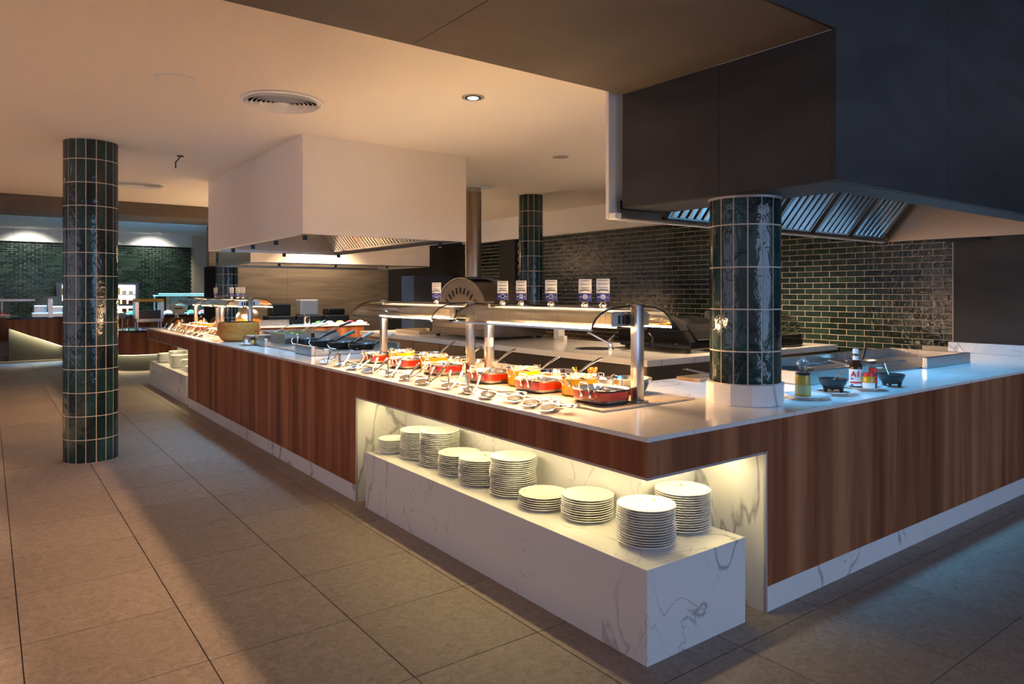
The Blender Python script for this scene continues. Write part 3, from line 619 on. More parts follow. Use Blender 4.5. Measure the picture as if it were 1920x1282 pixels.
def tongs():
    t = thing('serving_tongs', '-', 'tongs', group='serving tongs on the spoon rests')
    for s in (-1, 1):
        MB().tube([(0, s*.004, .010), (.03, s*.014, .022), (.075, s*.024, .045), (.115, s*.030, .070), (.125, s*.026, .077)], [.006, .005, .006, .009, .004], 6).obj('arm', 'chrome', t)
    MB().lathe([(0, 0), (.011, 0), (.011, .014), (0, .016)], 12).obj('hinge', 'steel', t)
    return t
def spoon():
    t = thing('serving_spoon', '-', 'spoon', group='serving spoons on the counter front')
    MB().tube([(-.10, 0, .004), (-.06, 0, .008), (0, 0, .016), (.05, 0, .018)], [.007, .006, .005, .005], 8).obj('handle', 'chrome', t)
    MB().lathe([(0, -.012), (.018, -.010), (.032, .0), (.034, .003), (.030, .002), (.016, -.008), (0, -.009)], 20, mat=Matrix.Translation((.085, 0, .02)) @ Matrix.Diagonal((1.35, 1, 1, 1))).obj('bowl', 'chrome', t)
    return t
UY = [2.66, 2.83, 3.00, 3.20, 3.42, 3.66, 3.92, 4.18, 4.44, 4.70, 4.98, 5.26, 5.52]
rs = tg = sp = None
for i, y in enumerate(UY):
    loc = (2.245+.02*((i*7) % 3-1), y, W+.0007); rz = rad(-62+((i*37) % 30)); l = 'polished wavy spoon rest, %s from the tiled pillar along the counter edge' % ORD[i]
    if rs is None: rs = spoon_rest(); rs.scale = (1.15,)*3; rs.location = loc; rs.rotation_euler.z = rz; rs['label'] = l
    else: dup(rs, loc, rz, l)
    if i in (0, 1, 3):
        loc = (2.245+.085, y-.05, W+.012); rz = rad(-145+i*20); l = 'steel serving spoon lying by the %s spoon rest from the pillar' % ORD[i]
        if sp is None: sp = spoon(); sp.location = loc; sp.rotation_euler.z = rz; sp['label'] = l
        else: dup(sp, loc, rz, l)
    elif i != 2:
        loc = (2.205, y-.075, W+.0008); rz = rad(18+((i*29) % 40)); l = 'open steel tongs leaning by the %s spoon rest from the pillar' % ORD[i]
        if tg is None: tg = tongs(); tg.scale = (1.3,)*3; tg.location = loc; tg.rotation_euler.z = rz; tg['label'] = l
        else: dup(tg, loc, rz, l)
# far gantry: more pans, domes, utensils
for i, y in enumerate((9.95, 10.35, 11.15, 11.6, 12.05)):
    dup([o for o in bpy.data.objects if o.name == 'roasting_pan'][0], (2.56, y, Z1), label='red roasting pan past the cheese wheel, %s along the far gantries' % ORD[i])
for i, y in enumerate((10.15, 11.38, 11.83)):
    dup([o for o in bpy.data.objects if o.name == 'casserole_pot'][0], (2.66, y, Z1), label='yellow pot past the cheese wheel, %s along the far gantries' % ORD[i])
for i, y in enumerate((9.75, 10.05, 10.35, 10.7, 11.05, 11.4, 11.75, 12.1)):
    dup(rs, (2.27, y, W+.0007), rad(-60+i*9), 'small spoon rest past the cheese wheel, %s along the far gantries' % ORD[i]); dup(tg, (2.215, y-.07, W+.0008), rad(20+i*5), 'small open tongs past the cheese wheel, %s along the far gantries' % ORD[i])
for i, (x, y, s) in enumerate(((2.52, 12.62, 1), (2.84, 12.45, .9), (3.12, 12.55, .95))):
    t = thing('food_dome', 'shiny copper-toned serving dome, %s from the outer counter edge at the far end' % ORD[i], 'serving dome', (x, y, W+.0005 if i != 1 else W+.0005), 0, 'serving domes at the far end')
    MB().lathe([(.125*s, 0), (.125*s, .01), (.118*s, .07), (.095*s, .13), (.055*s, .17), (0, .182)], 28).obj('dome', 'copper', t); MB().lathe([(.0, .18), (.012, .182), (.016, .20), (0, .212)], 12).obj('knob', 'chrome', t)
# name cards on the glass
def card():
    t = thing('name_card', '-', 'sign', group='dish name cards on the gantry glass')
    MB().lathe([(0, 0), (.020, .001), (.022, .006), (.014, .018), (.006, .024), (0, .026)], 16).obj('clip_base', 'chrome', t)
    MB().tube([(0, -.014, .024), (0, -.012, .036), (0, 0, .042), (0, .012, .036), (0, .014, .024)], .0025, 6).obj('clip_ring', 'chrome', t)
    cd = MB().box(-.001, .001, -.037, .037, .026, .150).obj('card', 'card', t, False)
    MB().box(-.0016, -.0011, -.037, .037, .026, .070).obj('blue_band', 'card_blue', cd, False)
    MB().lathe([(.011, 0), (.015, 0), (.015, .0004), (.011, .0004), (.011, 0)], 20, mat=Matrix.Translation((-.0018, 0, .05)) @ Matrix.Rotation(pi/2, 4, 'Y')).box(-.0021, -.0017, -.031, -.019, .046, .049).box(-.0021, -.0017, .018, .031, .046, .052).obj('emblem', 'card_light', cd, False)
    MB().box(-.0016, -.0011, -.026, .026, .139, .1415).box(-.0016, -.0011, -.029, .028, .119, .1215).box(-.0016, -.0011, -.024, .024, .099, .1015).obj('print_lines', 'card_ink', cd, False)
    MB().tube([(-.0016, -.034, .076), (-.0016, -.02, .083), (-.0016, 0, .086), (-.0016, .02, .082), (-.0016, .034, .088)], .0016, 4).tube([(-.0016, -.03, .090), (-.0016, -.01, .087), (-.0016, .012, .093), (-.0016, .028, .078)], .0012, 4).obj('print_flourish', 'card_ink', cd, False)
    return t
src = None
CT = W+.5055+.0005
CYs = [(2.81, .05), (3.02, -.05), (2.955, .12), (3.255, 0), (3.55, -.1), (3.75, .08), (4.60, 0)]
CLs = ['name card nearest the tiled pillar', 'half hidden name card overlapped by its neighbour', 'name card overlapping another behind it', 'name card standing alone before the green column', 'name card at the oven tail before the green column', 'name card centred on the oven side', 'name card alone on the second gantry before the oven mouth']
for i, ((y, r), l) in enumerate(zip(CYs, CLs)):
    loc = (2.715+(.06 if i == 1 else 0), y, CT-.0015*(i == 1)); l = 'small white and blue ' + l
    if src is None: src = card(); src.location = loc; src.rotation_euler.z = rad(32)+r; src['label'] = l
    else: dup(src, loc, rad(32)+r, l)
for i, y in enumerate((9.62, 9.85, 10.15, 10.75)): dup(src, (2.715, y if i < 3 else 11.0, CT), rad(32), 'tiny name card above the cheese wheel gantry, %s along' % ORD[i])
t = thing('notice_sticker', 'small white sticker on a gantry post of the paired posts', 'sticker', (2.715, 3.9, 1.17)); MB().box(-.0285, -.0275, -.015, .015, -.03, .03).box(-.014, .014, -.0215, -.0205, -.03, .03).obj('paper', 'label_white', t, False)
MB().box(-.029, -.0286, -.009, .009, .012, .016).obj('print_lines', 'card_ink', t, False)

# ================================================================ PLATES
plate = MB().lathe([(0, .003), (.073, .003), (.075, 0), (.080, 0), (.083, .004), (.112, .011), (.1285, .0178), (.1305, .0200), (.1290, .0215), (.1260, .0208), (.108, .0145), (.088, .0085), (0, .007)], 44).obj('dinner_plate', 'porcelain')
first = True
ST = [(2.33, 4.43, 8, 'farthest near niche stack'), (2.365, 4.225, 16, 'second near niche stack'), (2.35, 3.955, 19, 'tall third near niche stack'), (2.337, 3.68, 11, 'fourth near niche stack'), (2.32, 3.42, 13, 'fifth near niche stack'),
      (2.335, 3.13, 18, 'tall sixth near niche stack'), (2.318, 2.85, 6, 'lowest stack in the near niche'), (2.414, 2.58, 10, 'stack beside the lowest stack'), (2.355, 2.165, 15, 'stack nearest the plinth corner'), (2.645, 2.19, 16, 'stack behind the plinth corner stack')]
ST = [(x, y-.07 if i == 0 else y, n, l) for i, (x, y, n, l) in enumerate(ST)]
ST[0] = (2.27, 4.452, 8, ST[0][3]); ST[1] = (2.345, 4.212, 16, ST[1][3]); ST[2] = (2.35, 3.945, 19, ST[2][3]); ST[7] = (2.383, 2.575, 10, ST[7][3]); ST[9] = (2.645, 2.20, 16, ST[9][3])
FS = [(2.33, 10.55, 7, 'nearest stack in the far niche'), (2.36, 10.95, 13, 'second stack in the far niche'), (2.30, 11.4, 16, 'third stack in the far niche'), (2.38, 11.9, 18, 'fourth stack in the far niche'), (2.30, 12.4, 12, 'last stack in the far niche')]
for sx, sy, n, l in ST+FS:
    dx = dy = 0
    for k in range(n):
        o = plate if first else inst(plate); first = False
        dx = max(-.006, min(.006, dx+random.uniform(-.003, .003))); dy = max(-.006, min(.006, dy+random.uniform(-.003, .003)))
        o.location = (sx+dx, sy+dy, .3885+.0112*k); o.rotation_euler = (0, 0, random.uniform(0, 6)); o.scale = (.78, .78, 1) if sy == 4.452 else (1, 1, 1)
        tag(o, (('white dinner plate on top of the ' if sy != 4.452 else 'small white side plate on top of the ')+l) if k == n-1 else ('%s %s from the bottom of the %s' % ('white dinner plate' if sy != 4.452 else 'small white side plate', ORD[k], l)), 'plate', 'plates of the '+l)
for i in (3, 4, 6, 8, 9):
    sx, sy, n, l = ST[i]; q = [(-.06, .07), (.05, .03), (-.05, .09), (.075, .02), (.05, .05)][(3, 4, 6, 8, 9).index(i)]
    o = MB().prism([(-.006, -.004), (.004, -.006), (.007, .003), (-.002, .006)], 0, .004).obj('food_crumb', 'crumb_yellow', None, False); o.location = (sx+q[0], sy+q[1], .3885+.0112*(n-1)+.0135)
    tag(o, 'tiny yellow crumb on the ' + l, 'crumb')

# ================================================================ CEILING FITTINGS
CZ = 2.8595
def vent(loc, label):
    v = thing('ceiling_vent', label, 'air vent', loc, group='round ceiling vents')
    MB().lathe([(.262, 0), (.285, -.002), (.285, -.010), (.262, -.014), (.255, -.004)], 48).obj('frame', 'white_paint', v)
    for k in range(7):
        r = .05+.030*k; MB().lathe([(r, -.004), (r, -.007), (r+.019, -.026), (r+.0205, -.026), (r+.004, -.004), (r, -.004)], 48).obj('ring', 'white_paint', v)
    MB().lathe([(0, -.024), (.035, -.024), (.042, -.02), (.042, -.012), (0, -.012)], 32).obj('hub', 'white_paint', v)
    MB().cyl(0, 0, -.003, -.001, .262, 40).obj('backing', 'black_matte', v)
vent((1.684, 4.99, CZ), 'large round ceiling vent nearest the black soffit'); vent((1.535, 9.84, CZ), 'round ceiling vent beyond the white hood corner')
v = thing('ceiling_speaker', 'flat round white speaker in the ceiling beside the large vent', 'speaker', (.963, 4.872, CZ))
MB().lathe([(.105, -.003), (.125, -.004), (.125, 0)], 40).obj('ring', 'white_paint', v); MB().cyl(0, 0, -.0045, -.001, .104, 40).obj('grille', 'ceiling_paint', v)
v = thing('downlight', 'lit square-lensed downlight in the ceiling before the white hood', 'downlight', (2.708, 4.091, CZ))
MB().lathe([(.055, -.004), (.078, -.006), (.080, -.002), (.080, 0)], 32).obj('bezel', 'trim_metal', v); MB().lathe([(.052, -.008), (.056, -.008), (.056, 0)], 32).obj('inner_ring', 'black_plastic', v); MB().lathe([(0, -.012), (.025, -.011), (.05, -.005), (.05, -.002)], 32).obj('lamp', 'spot_white', v)
spot('ceiling_downlight', (2.708, 4.091, 2.84), (2.708, 4.091, 0), 14, (1, .80, .58), 100, .6)
v = thing('downlight', 'unlit dark downlight in the ceiling before the brick wall', 'downlight', (4.599, 5.366, CZ))
MB().lathe([(.060, -.003), (.082, -.004), (.082, 0)], 32).obj('bezel', 'trim_metal', v); MB().cyl(0, 0, -.0025, -.001, .06).obj('lamp', 'black_plastic', v)
ADDED_DL = [(-1.25, 3.4, 'dining side'), (-1.25, 5.4, 'dining side'), (-1.25, 7.4, 'dining side'), (-1.25, 9.4, 'dining side'), (6.3, 4.6, 'kitchen'), (5.6, 10.4, 'kitchen'), (4.6, 11.2, 'kitchen')]  # unseen downlights, added to brighten the ceiling and the kitchen side
for i, (x, y, w_) in enumerate(ADDED_DL):
    v = thing('downlight', 'added warm downlight on the %s of the ceiling, %s in its row' % (w_, ORD[i if i < 4 else i-4]), 'downlight', (x, y, CZ), group='added ceiling downlights')
    MB().lathe([(.055, -.004), (.078, -.006), (.080, -.002), (.080, 0)], 24).obj('bezel', 'trim_metal', v); MB().lathe([(0, -.012), (.025, -.011), (.05, -.005), (.05, -.002)], 24).obj('lamp', 'spot_white', v)
    spot('ceiling_downlight', (x, y, 2.84), (x, y, 0), 620 if i < 4 else 460, (1, .70, .43), 56 if i < 4 else 115, .7, .05)  # fill from the added downlights, dining row first, then kitchen
for i, x in enumerate((4.6, 5.5, 6.4)):  # unseen washers added to lift the dark brown wall
    v = thing('wall_washer', 'added wall washer brightening the brown wall, %s from its doorway' % ORD[i], 'downlight', (x, 14.3, 3.3395), group='added brown wall washers')
    MB().lathe([(.06, -.005), (.085, -.005), (.085, 0)], 24).obj('ring', 'white_paint', v); MB().cyl(0, 0, -.004, -.001, .058).obj('lamp', 'spot_white', v)
    spot('wall_wash', (x, 14.28, 3.32), (x, 15.1, 1.5), 95, (1, .80, .55), 110, .8)
v = thing('ceiling_wire', 'short bent black wire hanging from the ceiling near the white hood', 'wire', (1.537, 7.577, CZ))
MB().lathe([(0, -.012), (.03, -.010), (.034, 0)], 16).obj('rose', 'black_plastic', v); MB().tube([(0, 0, -.01), (-.02, .02, -.04), (-.035, .04, -.06), (-.035, .04, -.12)], .006, 6).obj('cord', 'rubber', v)

# ================================================================ ARM OF THE COUNTER UNDER THE BLACK HOOD
def station(name, label, loc, rz, LN, D, fl, fr, flip=1, h0=.085):
    s = thing(name, label, 'griddle', loc, rz)
    y = lambda a: a*flip
    def bx(nm, mt, x0, x1, y0, y1, z0, z1, bv=.003): return MB().box(x0, x1, min(y(y0), y(y1)), max(y(y0), y(y1)), z0, z1).obj(nm, mt, s, False, bv)
    bx('front_guard', 'steel', 0, fl, 0, .035, 0, .085); bx('front_guard', 'steel', LN-fr, LN, 0, .035, 0, .085)
    bx('side_guard', 'steel', 0, .03, .036, D, 0, h0); bx('side_guard', 'steel', LN-.03, LN, .036, D, 0, .085); bx('back_guard', 'steel', .031, LN-.031, D-.03, D, 0, .085)
    for x0, x1 in ((.031, LN/2-.002), (LN/2+.002, LN-.031)): bx('hot_plate', 'steel', x0, x1, .04, D-.031, 0.0, .012)
    return s
station('griddle_station', 'steel griddle with raised guards under the black hood', (4.085, 2.41, W+.0006), 0, 2.43, .66, .75, .80)
SZ = W+.0006+.0125
def utensil(name, label, cat, p0, p1, mat, hmat=None, r=.006, head=None):
    a, b = Vector(p0), Vector(p1); o = thing(name, label, cat, p0); d = b-a
    MB().tube([(0, 0, 0), tuple(d*.55), tuple(d)], [r*.8, r*.7, r], 8).obj('shaft', mat, o)
    if hmat: MB().tube([tuple(d*.62), tuple(d*.8), tuple(d)], [r*1.5, r*1.9, r*1.6], 8).obj('grip', hmat, o)
    if head: MB().lathe([(0, 0), (head*.8, .002), (head, .012), (head*.9, .012), (0, .006)], 20).obj('head', mat, o)
    return o
UT = [((4.75, 2.70, SZ), (5.05, 2.52, SZ+.02), 'slim steel tongs lying nearest the sauce bottle on the griddle'), ((5.05, 2.80, SZ), (5.35, 2.58, SZ+.03), 'long steel fork on the middle of the griddle'), ((5.25, 2.62, SZ), (5.12, 2.86, SZ+.06), 'steel tongs crossing the long fork on the griddle'), ((5.45, 2.60, SZ), (5.38, 2.85, SZ+.06), 'steel tongs propped near the griddle end guard'), ((5.55, 2.72, SZ), (5.80, 2.60, SZ+.03), 'short steel turner against the griddle end guard')]
for i, (p0, p1, l) in enumerate(UT):
    o = utensil('griddle_utensil', l, 'utensil', p0, p1, 'chrome', r=.007); o['group'] = 'steel utensils on the griddle'
    d = Vector(p1)-Vector(p0); nrm = Vector((-d.y, d.x, 0)).normalized()*.022
    MB().tube([(0, 0, 0), tuple(d*.5+nrm), tuple(d+nrm*1.4)], [.004, .005, .006], 8).obj('second_arm', 'chrome', o)
p = thing('frying_pan', 'shallow steel pan with black handle at the back of the griddle', 'pan', (5.60, 2.86, SZ), rad(20))
MB().lathe([(0, 0), (.10, 0), (.125, .03), (.13, .032), (.121, .028), (.098, .006), (0, .005)], 32).obj('body', 'steel', p); MB().tube([(.12, 0, .028), (.18, 0, .05), (.30, .0, .10)], [.008, .011, .013], 8).obj('handle', 'black_plastic', p)
p = thing('frying_pan', 'dark shallow pan with flat rim beside the open guard of the griddle', 'pan', (4.55, 2.80, SZ), 2.4)
MB().lathe([(0, 0), (.11, 0), (.14, .035), (.146, .037), (.136, .032), (.108, .006), (0, .005)], 32).obj('body', 'black_plastic', p); MB().tube([(.13, 0, .03), (.18, 0, .045), (.29, 0, .07)], [.008, .011, .012], 8).obj('handle', 'black_plastic', p)
def saucer(loc, label):
    s = thing('serving_plate', label, 'plate', loc, group='plates under the condiments'); MB().lathe([(0, .004), (.06, .004), (.062, 0), (.068, 0), (.07, .005), (.10, .011), (.125, .018), (.126, .0205), (.122, .0205), (.095, .014), (.072, .009), (0, .009)], 40).obj('dish', 'porcelain', s)
saucer((3.62, 2.145, W+.0006), 'white plate under the oil bottle beside the pillar'); saucer((3.90, 2.135, W+.0006), 'white plate under the black mortar bowl'); saucer((4.22, 2.13, W+.0006), 'white plate under the sauce bottle and jars')
PZ = W+.0105
b = thing('oil_bottle', 'squat golden oil bottle with clear domed stopper beside the pillar', 'bottle', (3.605, 2.16, PZ))
MB().lathe([(0, 0), (.040, 0), (.042, .006), (.0385, .105), (.036, .118), (0, .118)], 28).obj('body', 'oil', b)
MB().lathe([(.0428, .012), (.0412, .062)], 28, a0=rad(150), a1=rad(330)).obj('label', 'label_olive', b, True)
MB().lathe([(.0, .117), (.038, .117), (.039, .128), (0, .130)], 28).obj('collar', 'black_plastic', b)
MB().lathe([(0, .130), (.026, .131), (.020, .150), (.024, .160), (.034, .172), (.035, .185), (.026, .196), (.012, .200), (.009, .205), (.010, .212), (0, .216)], 28).obj('stopper', 'glass_clear', b)
def mortar(loc, label):
    m_ = thing('mortar_bowl', label, 'bowl', loc, group='black three-legged mortar bowls')
    MB().lathe([(0, .016), (.04, .018), (.064, .038), (.077, .070), (.078, .076), (.072, .077), (.06, .045), (.035, .028), (0, .026)], 32).obj('bowl', 'black_stone', m_)
    for k in range(3): a = .6+2*pi*k/3; MB().lathe([(.008, 0), (.011, .012), (.016, .032)], 10, (.048*cos(a), .048*sin(a), 0)).obj('foot', 'black_stone', m_)
    food('dark red salsa in the %s' % label.replace('black three-legged ', ''), 'salsa', 'food_red', (loc[0], loc[1], loc[2]+.04), .055, .012, 91, 'salsa')
mortar((3.90, 2.15, PZ), 'black three-legged mortar bowl with a wooden spoon'); mortar((4.49, 2.10, W+.0006), 'black three-legged mortar bowl standing directly on the worktop')
utensil('wooden_spoon', 'thin wooden spoon resting in the black mortar bowl', 'spoon', (3.90, 2.16, PZ+.055), (4.09, 2.19, PZ+.10), 'oak_board', r=.007, head=.012)
utensil('small_spoon', 'little steel spoon standing in the mortar bowl on the worktop', 'spoon', (4.49, 2.11, W+.055), (4.53, 2.16, W+.135), 'chrome', r=.004)
b = thing('sauce_bottle', 'tall dark steak sauce bottle with white label and cap', 'bottle', (4.185, 2.165, PZ), rad(-45))
MB().lathe([(0, 0), (.034, 0), (.0365, .006), (.0365, .118), (.032, .138), (.017, .160), (.0155, .205), (0, .205)], 28).obj('body', 'sauce_dark', b)
MB().lathe([(.0372, .012), (.0372, .112)], 32).obj('label', 'label_white', b)
MB().lathe([(.0172, .166), (.0168, .190)], 24).obj('neck_label', 'label_white', b); MB().lathe([(0, .232), (.0165, .231), (.0175, .205), (.0160, .203), (0, .203)], 24).obj('cap', 'label_white', b)
text('lettering', 'A1', .044, 'label_red', b, (-.0125, -.0368, .082), (rad(90), 0, rad(-15)), .0006)
MB().lathe([(.0376, .028), (.0376, .038)], 24, a0=rad(200), a1=rad(330)).obj('red_stripe', 'label_red', b); MB().lathe([(.0376, .050), (.0376, .060)], 10, a0=rad(205), a1=rad(232)).lathe([(.0376, .013), (.0376, .022)], 10, a0=rad(205), a1=rad(235)).obj('blue_marks', 'label_blue', b)
b = thing('mustard_jar', 'small mustard jar with red lid before the sauce bottle', 'jar', (4.200, 2.095, PZ))
MB().lathe([(0, 0), (.032, 0), (.034, .006), (.034, .066), (.030, .074), (0, .074)], 24).obj('body', 'mustard', b); MB().lathe([(.0345, .006), (.0345, .036)], 24).obj('label', 'label_white', b); MB().lathe([(0, .092), (.030, .091), (.031, .074), (0, .0735)], 24).obj('lid', 'cap_red', b)
b = thing('spice_shaker', 'slim brown spice shaker with red cap beside the sauce bottle', 'shaker', (4.262, 2.10, PZ))
MB().lathe([(0, 0), (.023, 0), (.024, .004), (.024, .092), (0, .092)], 20).obj('body', 'spice_brown', b); MB().lathe([(.0245, .03), (.0245, .075)], 10, a0=rad(190), a1=rad(300)).obj('label', 'label_red', b); MB().lathe([(0, .118), (.021, .117), (.0235, .110), (.0235, .092), (0, .0918)], 20).obj('cap', 'cap_red', b)
b = thing('chopping_board', 'thin wooden board behind the pillar near the counter inner edge', 'board', (3.86, 3.03, W+.0006)); MB().box(-.16, .16, -.10, .10, 0, .02).obj('plank', 'oak_board', b, False, .003)
o = utensil('serving_tongs', 'slim steel tongs leaning up beside the pillar over the wooden board', 'tongs', (3.90, 2.98, W+.03), (3.70, 3.04, W+.075), 'chrome', r=.007)
MB().tube([(0, 0, 0), (-.1, .05, .02), (-.2, .09, .045)], .005).obj('second_arm', 'chrome', o)

# ================================================================ COOKING STATION BELOW THE WHITE HOOD
station('griddle_station', 'steel cooking station with raised guards below the white hood', (2.37, 6.25, W+.0006), rad(90), 2.15, .92, .42, .80, -1, .03)
def frypan(loc, rz, label, hm):
    p = thing('frying_pan', label, 'pan', loc, rz, 'black frying pans below the white hood')
    MB().lathe([(0, 0), (.105, 0), (.115, .008), (.13, .062), (.134, .065), (.131, .067), (.122, .058), (.10, .010), (0, .008)], 32).obj('body', 'black_plastic', p)
    h_ = MB().tube([(.125, 0, .05), (.165, 0, .075), (.22, 0, .105)], [.009, .012, .014], 8).obj('handle', 'black_plastic', p)
    MB().tube([(.215, 0, .102), (.27, 0, .13), (.33, 0, .155)], [.015, .018, .015], 8).obj('grip', hm, h_)
    MB().tube([(-.07, -.115, -.0), (-.13, -.085, .01), (-.15, -.06, .045), (-.135, -.04, .075)], .004, 6).obj('wire_stand', 'chrome', p)
    food('dark fried food in the %s' % label, 'food', 'food_brown', (loc[0], loc[1], loc[2]+.012), .09, .03, int(loc[1]*100), 'stir_fry')
for i, (x, y, hm, l) in enumerate(((2.90, 7.55, 'black_plastic', 'black frying pan with all-black handle'), (2.95, 7.18, 'teal_handle', 'black frying pan with teal grip'), (3.0, 6.82, 'grey_handle', 'black frying pan with pale grey grip, between two others'), (3.06, 6.46, 'grey_handle', 'black frying pan with pale grey grip nearest the gantry'))):
    frypan((x-.1, y, SZ), rad(-20+i*4), l, hm)
t = thing('wire_rack', 'low chrome wire rack in front of the black frying pans', 'rack', (2.55, 6.75, SZ))
MB().tube([(0, -.35, .03), (0, .55, .03)], .004).tube([(.05, -.35, .03), (.05, .55, .03)], .004).tube([(0, -.35, .0), (0, -.35, .03), (.05, -.35, .03), (.05, -.35, 0)], .004).tube([(0, .55, 0), (0, .55, .03), (.05, .55, .03), (.05, .55, 0)], .004).tube([(0, .1, 0), (0, .1, .03), (.05, .1, .03), (.05, .1, 0)], .004).obj('wires', 'chrome', t)
def gn(loc, rz, label, fm):
    t = thing('steam_tray', label, 'tray', loc, rz, 'steel trays with ladles'); t_ = .004; a, b_, h_ = .15, .24, .11
    MB().box(-a, a, -b_, b_, 0, t_).box(-a, -a+t_, -b_, b_, t_, h_).box(a-t_, a, -b_, b_, t_, h_).box(-a+t_, a-t_, -b_, -b_+t_, t_, h_).box(-a+t_, a-t_, b_-t_, b_, t_, h_).obj('pan', 'steel', t, False)
    MB().box(-a-.015, -a, -b_-.015, b_+.015, h_-.003, h_).box(a, a+.015, -b_-.015, b_+.015, h_-.003, h_).box(-a, a, -b_-.015, -b_, h_-.003, h_).box(-a, a, b_, b_+.015, h_-.003, h_).obj('rim', 'chrome', t, False)
    food('food filling the %s' % label, 'food', fm, (loc[0], loc[1], loc[2]+.06), .1, .03, int(loc[1]*70), 'food', rect=(.135, .225))
gn((2.78, 7.97, SZ), rad(0), 'steel steam tray nearest the black pans', 'food_green'); gn((3.12, 7.97, SZ), 0, 'steel steam tray on the staff side below the white hood', 'food_brown')
gn((2.85, 8.75, W+.0006), 0, 'steel steam tray beside the cheese wheel', 'food_white'); gn((3.2, 8.75, W+.0006), 0, 'steel steam tray on the staff side past the griddle', 'food_orange')
for i, (p0, p1, mt, hm, l) in enumerate((((2.78, 7.90, SZ+.10), (3.05, 7.62, SZ+.26), 'chrome', None, 'long bright ladle rising from the nearest steam tray'), ((3.1, 7.9, SZ+.10), (3.38, 7.65, SZ+.23), 'steel_dark', 'black_plastic', 'dark handled ladle rising from the staff side tray'), ((2.85, 8.7, W+.10), (3.1, 8.6, W+.24), 'chrome', 'black_plastic', 'ladle in the tray beside the cheese wheel'), ((3.2, 8.7, W+.1), (3.35, 8.3, W+.2), 'chrome', None, 'short ladle in the tray past the griddle'))):
    utensil('ladle', l, 'ladle', p0, p1, mt, hm, r=.007, head=.03)
p = thing('serving_tongs', 'green handled tongs hooked over the open front of the cooking station', 'tongs', (2.62, 7.30, SZ), rad(70)); MB().tube([(0, 0, 0), (.03, 0, .08), (.06, 0, .11)], .007).tube([(.05, .0, 0), (.06, 0, .07), (.06, .01, .11)], .006).obj('arm', 'chrome', p); MB().tube([(.05, .005, .112), (.22, .005, .115)], .012).obj('grip', 'green_handle', p)
# cheese wheel and condiments
c_ = thing('cheese_wheel', 'big brown halved cheese wheel standing on the counter edge', 'cheese', (2.43, 8.78, W+.0006))
MB().lathe([(0, 0), (.165, 0), (.195, .018), (.228, .07), (.241, .13), (.236, .195), (.226, .228), (.212, .228)], 48).obj('rind', 'cheese_rind', c_); MB().lathe([(.212, .228), (.205, .215), (.16, .17), (.10, .15), (0, .145)], 48).obj('hollow', 'cheese_top', c_)
saucer((2.345, 7.985, W+.0006), 'white plate of condiments beside the cheese wheel')
b = thing('salt_shaker', 'little glass salt shaker on the condiment plate', 'shaker', (2.31, 8.05, PZ)); MB().lathe([(0, 0), (.022, 0), (.018, .05), (0, .05)], 16).obj('body', 'label_white', b); MB().lathe([(.018, .05), (.018, .062), (0, .07)], 16).obj('cap', 'chrome', b)
b = thing('pepper_jar', 'little dark jar with colourful label on the condiment plate', 'jar', (2.36, 7.97, PZ)); MB().lathe([(0, 0), (.026, 0), (.026, .06), (0, .06)], 16).obj('body', 'spice_brown', b); MB().lathe([(.0265, .01), (.0265, .045)], 16).obj('label', 'food_yellow', b); MB().lathe([(.026, .06), (.026, .078), (0, .078)], 16).obj('cap', 'black_plastic', b)
b = thing('hot_sauce_bottle', 'thin hot sauce bottle with dark red cap on the condiment plate', 'bottle', (2.41, 8.03, PZ)); MB().lathe([(0, 0), (.02, 0), (.02, .08), (.01, .10), (.008, .13), (0, .13)], 16).obj('body', 'food_orange', b); MB().lathe([(.010, .13), (.010, .15), (0, .15)], 16).obj('cap', 'cap_red', b)
j = thing('orange_jar', 'round domed jar of orange slices past the cheese wheel', 'jar', (3.12, 10.78, W+.0006))
MB().lathe([(0, 0), (.15, 0), (.17, .03), (.175, .16), (.165, .20), (0, .20)], 32).obj('body', 'orange_jar', j); MB().lathe([(.172, .20), (.165, .25), (.13, .31), (.07, .345), (0, .355)], 32).obj('dome', 'steel_dark', j); MB().lathe([(0, .35), (.015, .352), (.018, .375), (0, .385)], 12).obj('knob', 'chrome', j)
for i in range(7):
    r_ = random.Random(i); o = tag(loft([(rrect(.04, .08, .03), 0), (rrect(.05, .09, .035), .02), (rrect(.042, .08, .03), .042), (rrect(.015, .04, .01), .052)], True, True).obj('bread_roll', 'food_yellow' if i % 2 else 'cheese_top'), 'pale bread roll beside the cheese wheel tray, %s from the gantry' % ORD[i], 'bread', 'bread rolls past the cheese wheel')
    o.location = (2.99+.12*(i % 3), 9.42+.19*(i//3), W+.0006); o.rotation_euler = (0, 0, r_.uniform(-.4, .4))

# ================================================================ BACK COUNTER
ov = thing('pizza_oven', 'domed steel pizza oven with arched mouth on the back counter', 'oven', (4.86, 7.62, W+.0006))
MB().box(0, .90, -.62, .74, .03, .21).obj('base', 'oven_steel', ov, True, .015, 2)
for x in (.06, .84):
    for y in (-.55, .67): MB().cyl(x, y, 0, .03, .03, 12).obj('foot', 'rubber', ov)
MB().box(-.006, .0, -.60, .72, .118, .124).obj('base_seam', 'rubber', ov, False)
arch = [(.60*cos(a), .21+.555*sin(a)**.85 if sin(a) > 0 else .21) for a in [pi*k/24 for k in range(25)]]
def ring(x, s, dz=0): return [(x, y*s, .21+(z-.21)*s+dz) for y, z in arch]
mb = MB(); R_ = [ring(.02, 1), ring(.30, 1), ring(.55, .97), ring(.72, .86), ring(.84, .62), ring(.895, .3)]; n = 25
mb.add([p for r in R_ for p in r], [(i*n+k, i*n+k+1, (i+1)*n+k+1, (i+1)*n+k) for i in range(5) for k in range(24)]+[tuple(range(5*n, 6*n))]).obj('dome', 'oven_steel', ov)
